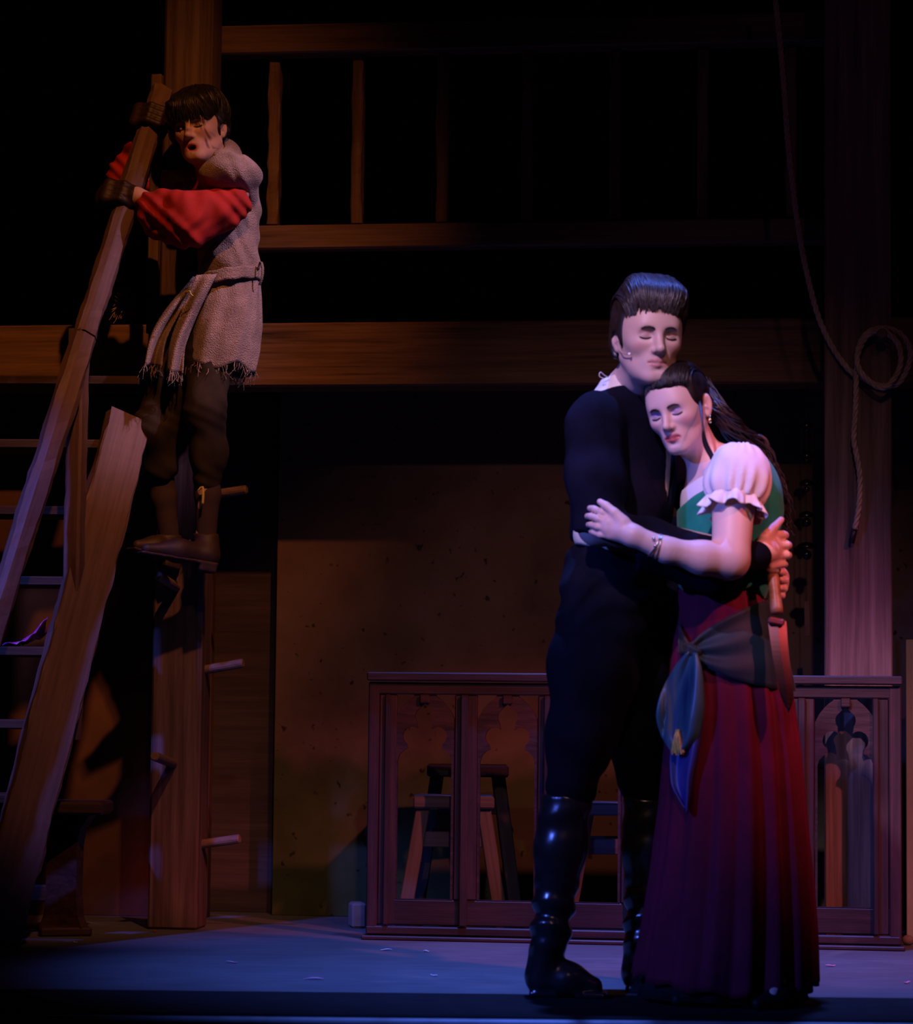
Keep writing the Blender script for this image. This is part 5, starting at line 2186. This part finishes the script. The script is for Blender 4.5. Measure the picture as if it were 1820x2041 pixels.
# skirt of the tunic
rows = []
kp2 = [550, 600, 650, 700, 738]
kl2 = [398, 384, 372, 366, 362]
kr2 = [517, 520, 521, 516, 508]
NS2 = 150
t2 = np.linspace(0, 2 * math.pi, NS2 + 1)
hemp = []
for i, py in enumerate(np.linspace(550, 738, 26)):
    l, r = np.interp(py, kp2, kl2), np.interp(py, kp2, kr2)
    c = U((l + r) / 2, py, 1.86)
    rx = PX((r - l) / 2, 1.86)
    t = i / 25
    rr = 1 + .03 * np.sin(t2 * 7 + 1 + 2 * t) * (.3 + t) + .012 * np.sin(t2 * 15 + 5 * t)
    rows.append(np.stack([c[0] + rx * rr * np.cos(t2), c[1] + rx * 1.15 * rr * np.sin(t2), c[2] + 0 * t2 + (.012 * np.sin(t2 * 5) * t)], 1))
ribbon_patch('tunic_skirt', rows, M['sack'], guy, .004)
hemp = rows[-1]
# front flaps blown out to the left
def flap(L, R, Y0, seed):
    n = 22
    Lc, Rc = spline([(x, y, 0) for x, y in L], n), spline([(x, y, 0) for x, y in R], n)
    G = []
    for i in range(n):
        row = []
        for j in range(14):
            u_ = j / 13
            p = Lc[i] * (1 - u_) + Rc[i] * u_
            row.append(U(p[0], p[1], Y0 + .03 * math.sin(u_ * 6 + seed + i * .12) * (.3 + i / n)))
        G.append(row)
    ribbon_patch('tunic_flap', G, M['sack'], guy, .004)
    return np.array(G[-1])


h2 = flap([(392, 548), (362, 620), (340, 680), (332, 740)], [(432, 546), (394, 625), (370, 690), (364, 745)], 1.715, .4)
h3 = flap([(385, 552), (328, 620), (300, 670), (288, 728)], [(405, 552), (354, 630), (330, 680), (322, 732)], 1.76, 2.0)
cv, rd = [], []
rg = np.random.default_rng(9)
for H_, n in ((hemp, 150), (h2, 30), (h3, 26)):
    for i in range(n):
        f_ = rg.uniform(0, len(H_) - 1.001)
        p = H_[int(f_)] * (1 - f_ % 1) + H_[int(f_) + 1] * (f_ % 1)
        Lf = rg.uniform(.012, .045)
        dv = np.array([rg.normal(0, .35), rg.normal(0, .35), -1])
        cv.append(np.array([p + np.array([0, 0, .006]), p + dv * Lf * .5 + rg.normal(0, .003, 3), p + dv * Lf + rg.normal(0, .004, 3)]))
        rd.append(np.array([.0016, .0013, .0007]))
P, Q = strand_mesh(cv, rd, 4)
tag(np_mesh('fringe', P, Q, M['sack'], guy), kind='stuff')
# belt with a loose end
rows = []
for i in range(6):
    v_ = i / 5
    row = []
    for a_ in np.linspace(0, 2 * math.pi, 60):
        c = U(457, 545 + 24 * v_, 1.86)
        row.append(np.array([c[0] + .104 * math.cos(a_), c[1] + .143 * math.sin(a_), c[2] + .020 * math.cos(a_ - .3) + .002 * math.sin(a_ * 11)]))
    rows.append(row)
belt = ribbon_patch('belt', rows, M['sack'], guy, .006)
lp = spline([U(514, 538, 1.80), U(520, 522, 1.78), U(524, 535, 1.77), U(522, 555, 1.77), U(517, 568, 1.78)], 20)
rows = [[p + np.array([-.003, -.004, .0]), p + np.array([.003, .004, 0])] for p in lp]
ribbon_patch('belt_loop', rows, M['sack'], belt, .003)
V, Fc = tube_mesh(spline([U(372, 583, 1.66), U(378, 580, 1.655), U(380, 586, 1.655), U(385, 590, 1.66)], 14), .0022, 6)
mesh_world('tie', V, Fc, M['ribbon'], belt, smooth=True)

# trousers, stockings, boots
lo, hi = box_of(230, 540, 600, 1010, 1.55, 2.2)
F = Field(lo, hi, .008)
chain(F, [U(425, 640, 1.86), U(418, 720, 1.82), U(410, 820, 1.76), U(414, 905, 1.79), U(411, 958, 1.80)], [.10, .082, .062, .060, .046], .04)
chain(F, [U(395, 640, 1.95), U(345, 760, 1.90), U(308, 860, 1.86), U(318, 930, 1.89)], [.10, .085, .068, .055], .04)
F.disp(lambda g: (wav(g, 41, 38, 7) * .009 + np.sin(g[..., 2] * 90 + g[..., 0] * 70 + 3 * np.sin(g[..., 2] * 30)) * .002).astype(np.float32))
solid('trousers', F, M['trouser'], guy)
lo, hi = box_of(280, 470, 930, 1130, 1.7, 2.1)
for pts in ([U(411, 940, 1.80), U(414, 985, 1.81), U(411, 1075, 1.82)], [U(318, 915, 1.89), U(326, 990, 1.92), U(338, 1080, 1.95)]):
    F = Field(lo, hi, .007)
    chain(F, pts, [.044, .041, .033], .02)
    solid('stocking', F, M['sock'], guy)


def abootf(heel, toe, top, Y, name='ankle_boot'):
    F = Field(np.minimum(heel, toe) - .09, np.maximum(heel, toe) + np.array([.09, .09, .2]), .0055)
    F.add(cap(heel + np.array([-.012, 0, .03]), top, .037, .041), .02)
    F.add(cap(heel + np.array([-.03, 0, .034]), heel * .5 + toe * .5 + np.array([0, 0, .028]), .038, .034), .02)
    F.add(cap(heel * .5 + toe * .5 + np.array([0, 0, .028]), toe + np.array([.015, 0, .016]), .034, .017), .03)
    F.clip(lambda g: (g[..., 2] - top[2]).astype(np.float32))
    F.disp(lambda g: (wav(g, 51, 45) * .002).astype(np.float32))
    o = solid(name, F, M['ankle_boot'], guy)
    # welted sole and heel block
    x, y, z = frame_from(toe, heel)
    F = Field(np.minimum(heel, toe) - .07, np.maximum(heel, toe) + .07, .005)
    Rr = np.stack([x, y, z], 1)
    F.add(rbox((heel + toe) / 2 + z * .002, (np.linalg.norm(heel - toe) / 2 + .012, .034, .0055), .004, Rr), 0)
    F.add(rbox(heel - x * .022 - z * .012, (.030, .033, .016), .004, Rr), .003)
    s_ = solid('sole', F, M['ankle_boot'], o)
    return o


ab = abootf(U(424, 1126, 1.79), U(284, 1103, 1.70), U(410, 1064, 1.82), YG)
V, Fc = lathe_mesh([(.001, -.002), (.0035, 0), (.001, .002)], U(379, 1077, 1.775), 10)
mesh_world('eyelet', V, Fc, M['steel'], ab, smooth=True)
abootf(U(350, 1120, 1.95), U(265, 1096, 1.86), U(338, 1066, 1.95), YG)
rb = spline([U(395, 978, 1.745), U(403, 970, 1.742), U(405, 985, 1.742), U(404, 1005, 1.744)], 18)
ribbon_patch('knee_ribbon', [[p + np.array([-.004, 0, 0]), p + np.array([.004, 0, 0.001])] for p in rb], M['ribbon'], guy, .002)

# mop of hair
prims = [ell((0, .03, .052), (.093, .110, .094)), cap((-.05, -.075, .075), (.05, -.075, .075), .034), cap((-.055, -.075, .038), (.058, -.070, .040), .028), ell((.075, .02, .0), (.022, .05, .045)), ell((-.078, -.02, .0), (.024, .055, .055)), ell((0, .09, -.01), (.07, .04, .06))]
cuts = [ell((.004, -.125, -.075), (.068, .085, .084)), ell((.088, .006, -.022), (.018, .024, .030)), ell((0, -.1, -.13), (.14, .12, .10))]
P1, Q1 = hair_cap(hg, prims, cuts, .005, 'hair', M['hair_black'], guy, lambda L: np.sin(L[..., 0] * 200 + 2.0 * np.sin(L[..., 1] * 60) + L[..., 2] * 120) * .002)
cv, rd = hair_locks(hg, 'mop', 340, 25, .002, .0045)
c2, r2 = fringe_locks(hg, 110, -.062, .066, .016, 71)
hair_object('hair', P1, Q1, cv + c2, rd + r2, M['hair_black'], guy)
# a frayed tuft of straw stuck out from the gallery floor behind the handrail
cv, rd = [], []
for i in range(70):
    a_ = U(262 + rg.normal(0, 3), 598 + rg.normal(0, 3), 2.02)
    e_ = U(240 + rg.normal(0, 12), 610 + rg.normal(0, 20), 1.96 + rg.normal(0, .02))
    cv.append(spline([a_, (a_ + e_) / 2 + rg.normal(0, .008, 3), e_], 7))
    rd.append(np.linspace(.0038, .0010, 7))
P, Q = strand_mesh(cv, rd, 4)
o = np_mesh('straw_tuft', P, Q, plain('old_straw', (0.40, 0.27, 0.10), 0.8), None)
tag(o, 'tuft of frayed straw poking out above the gallery beam behind the handrail', 'straw', kind='stuff')
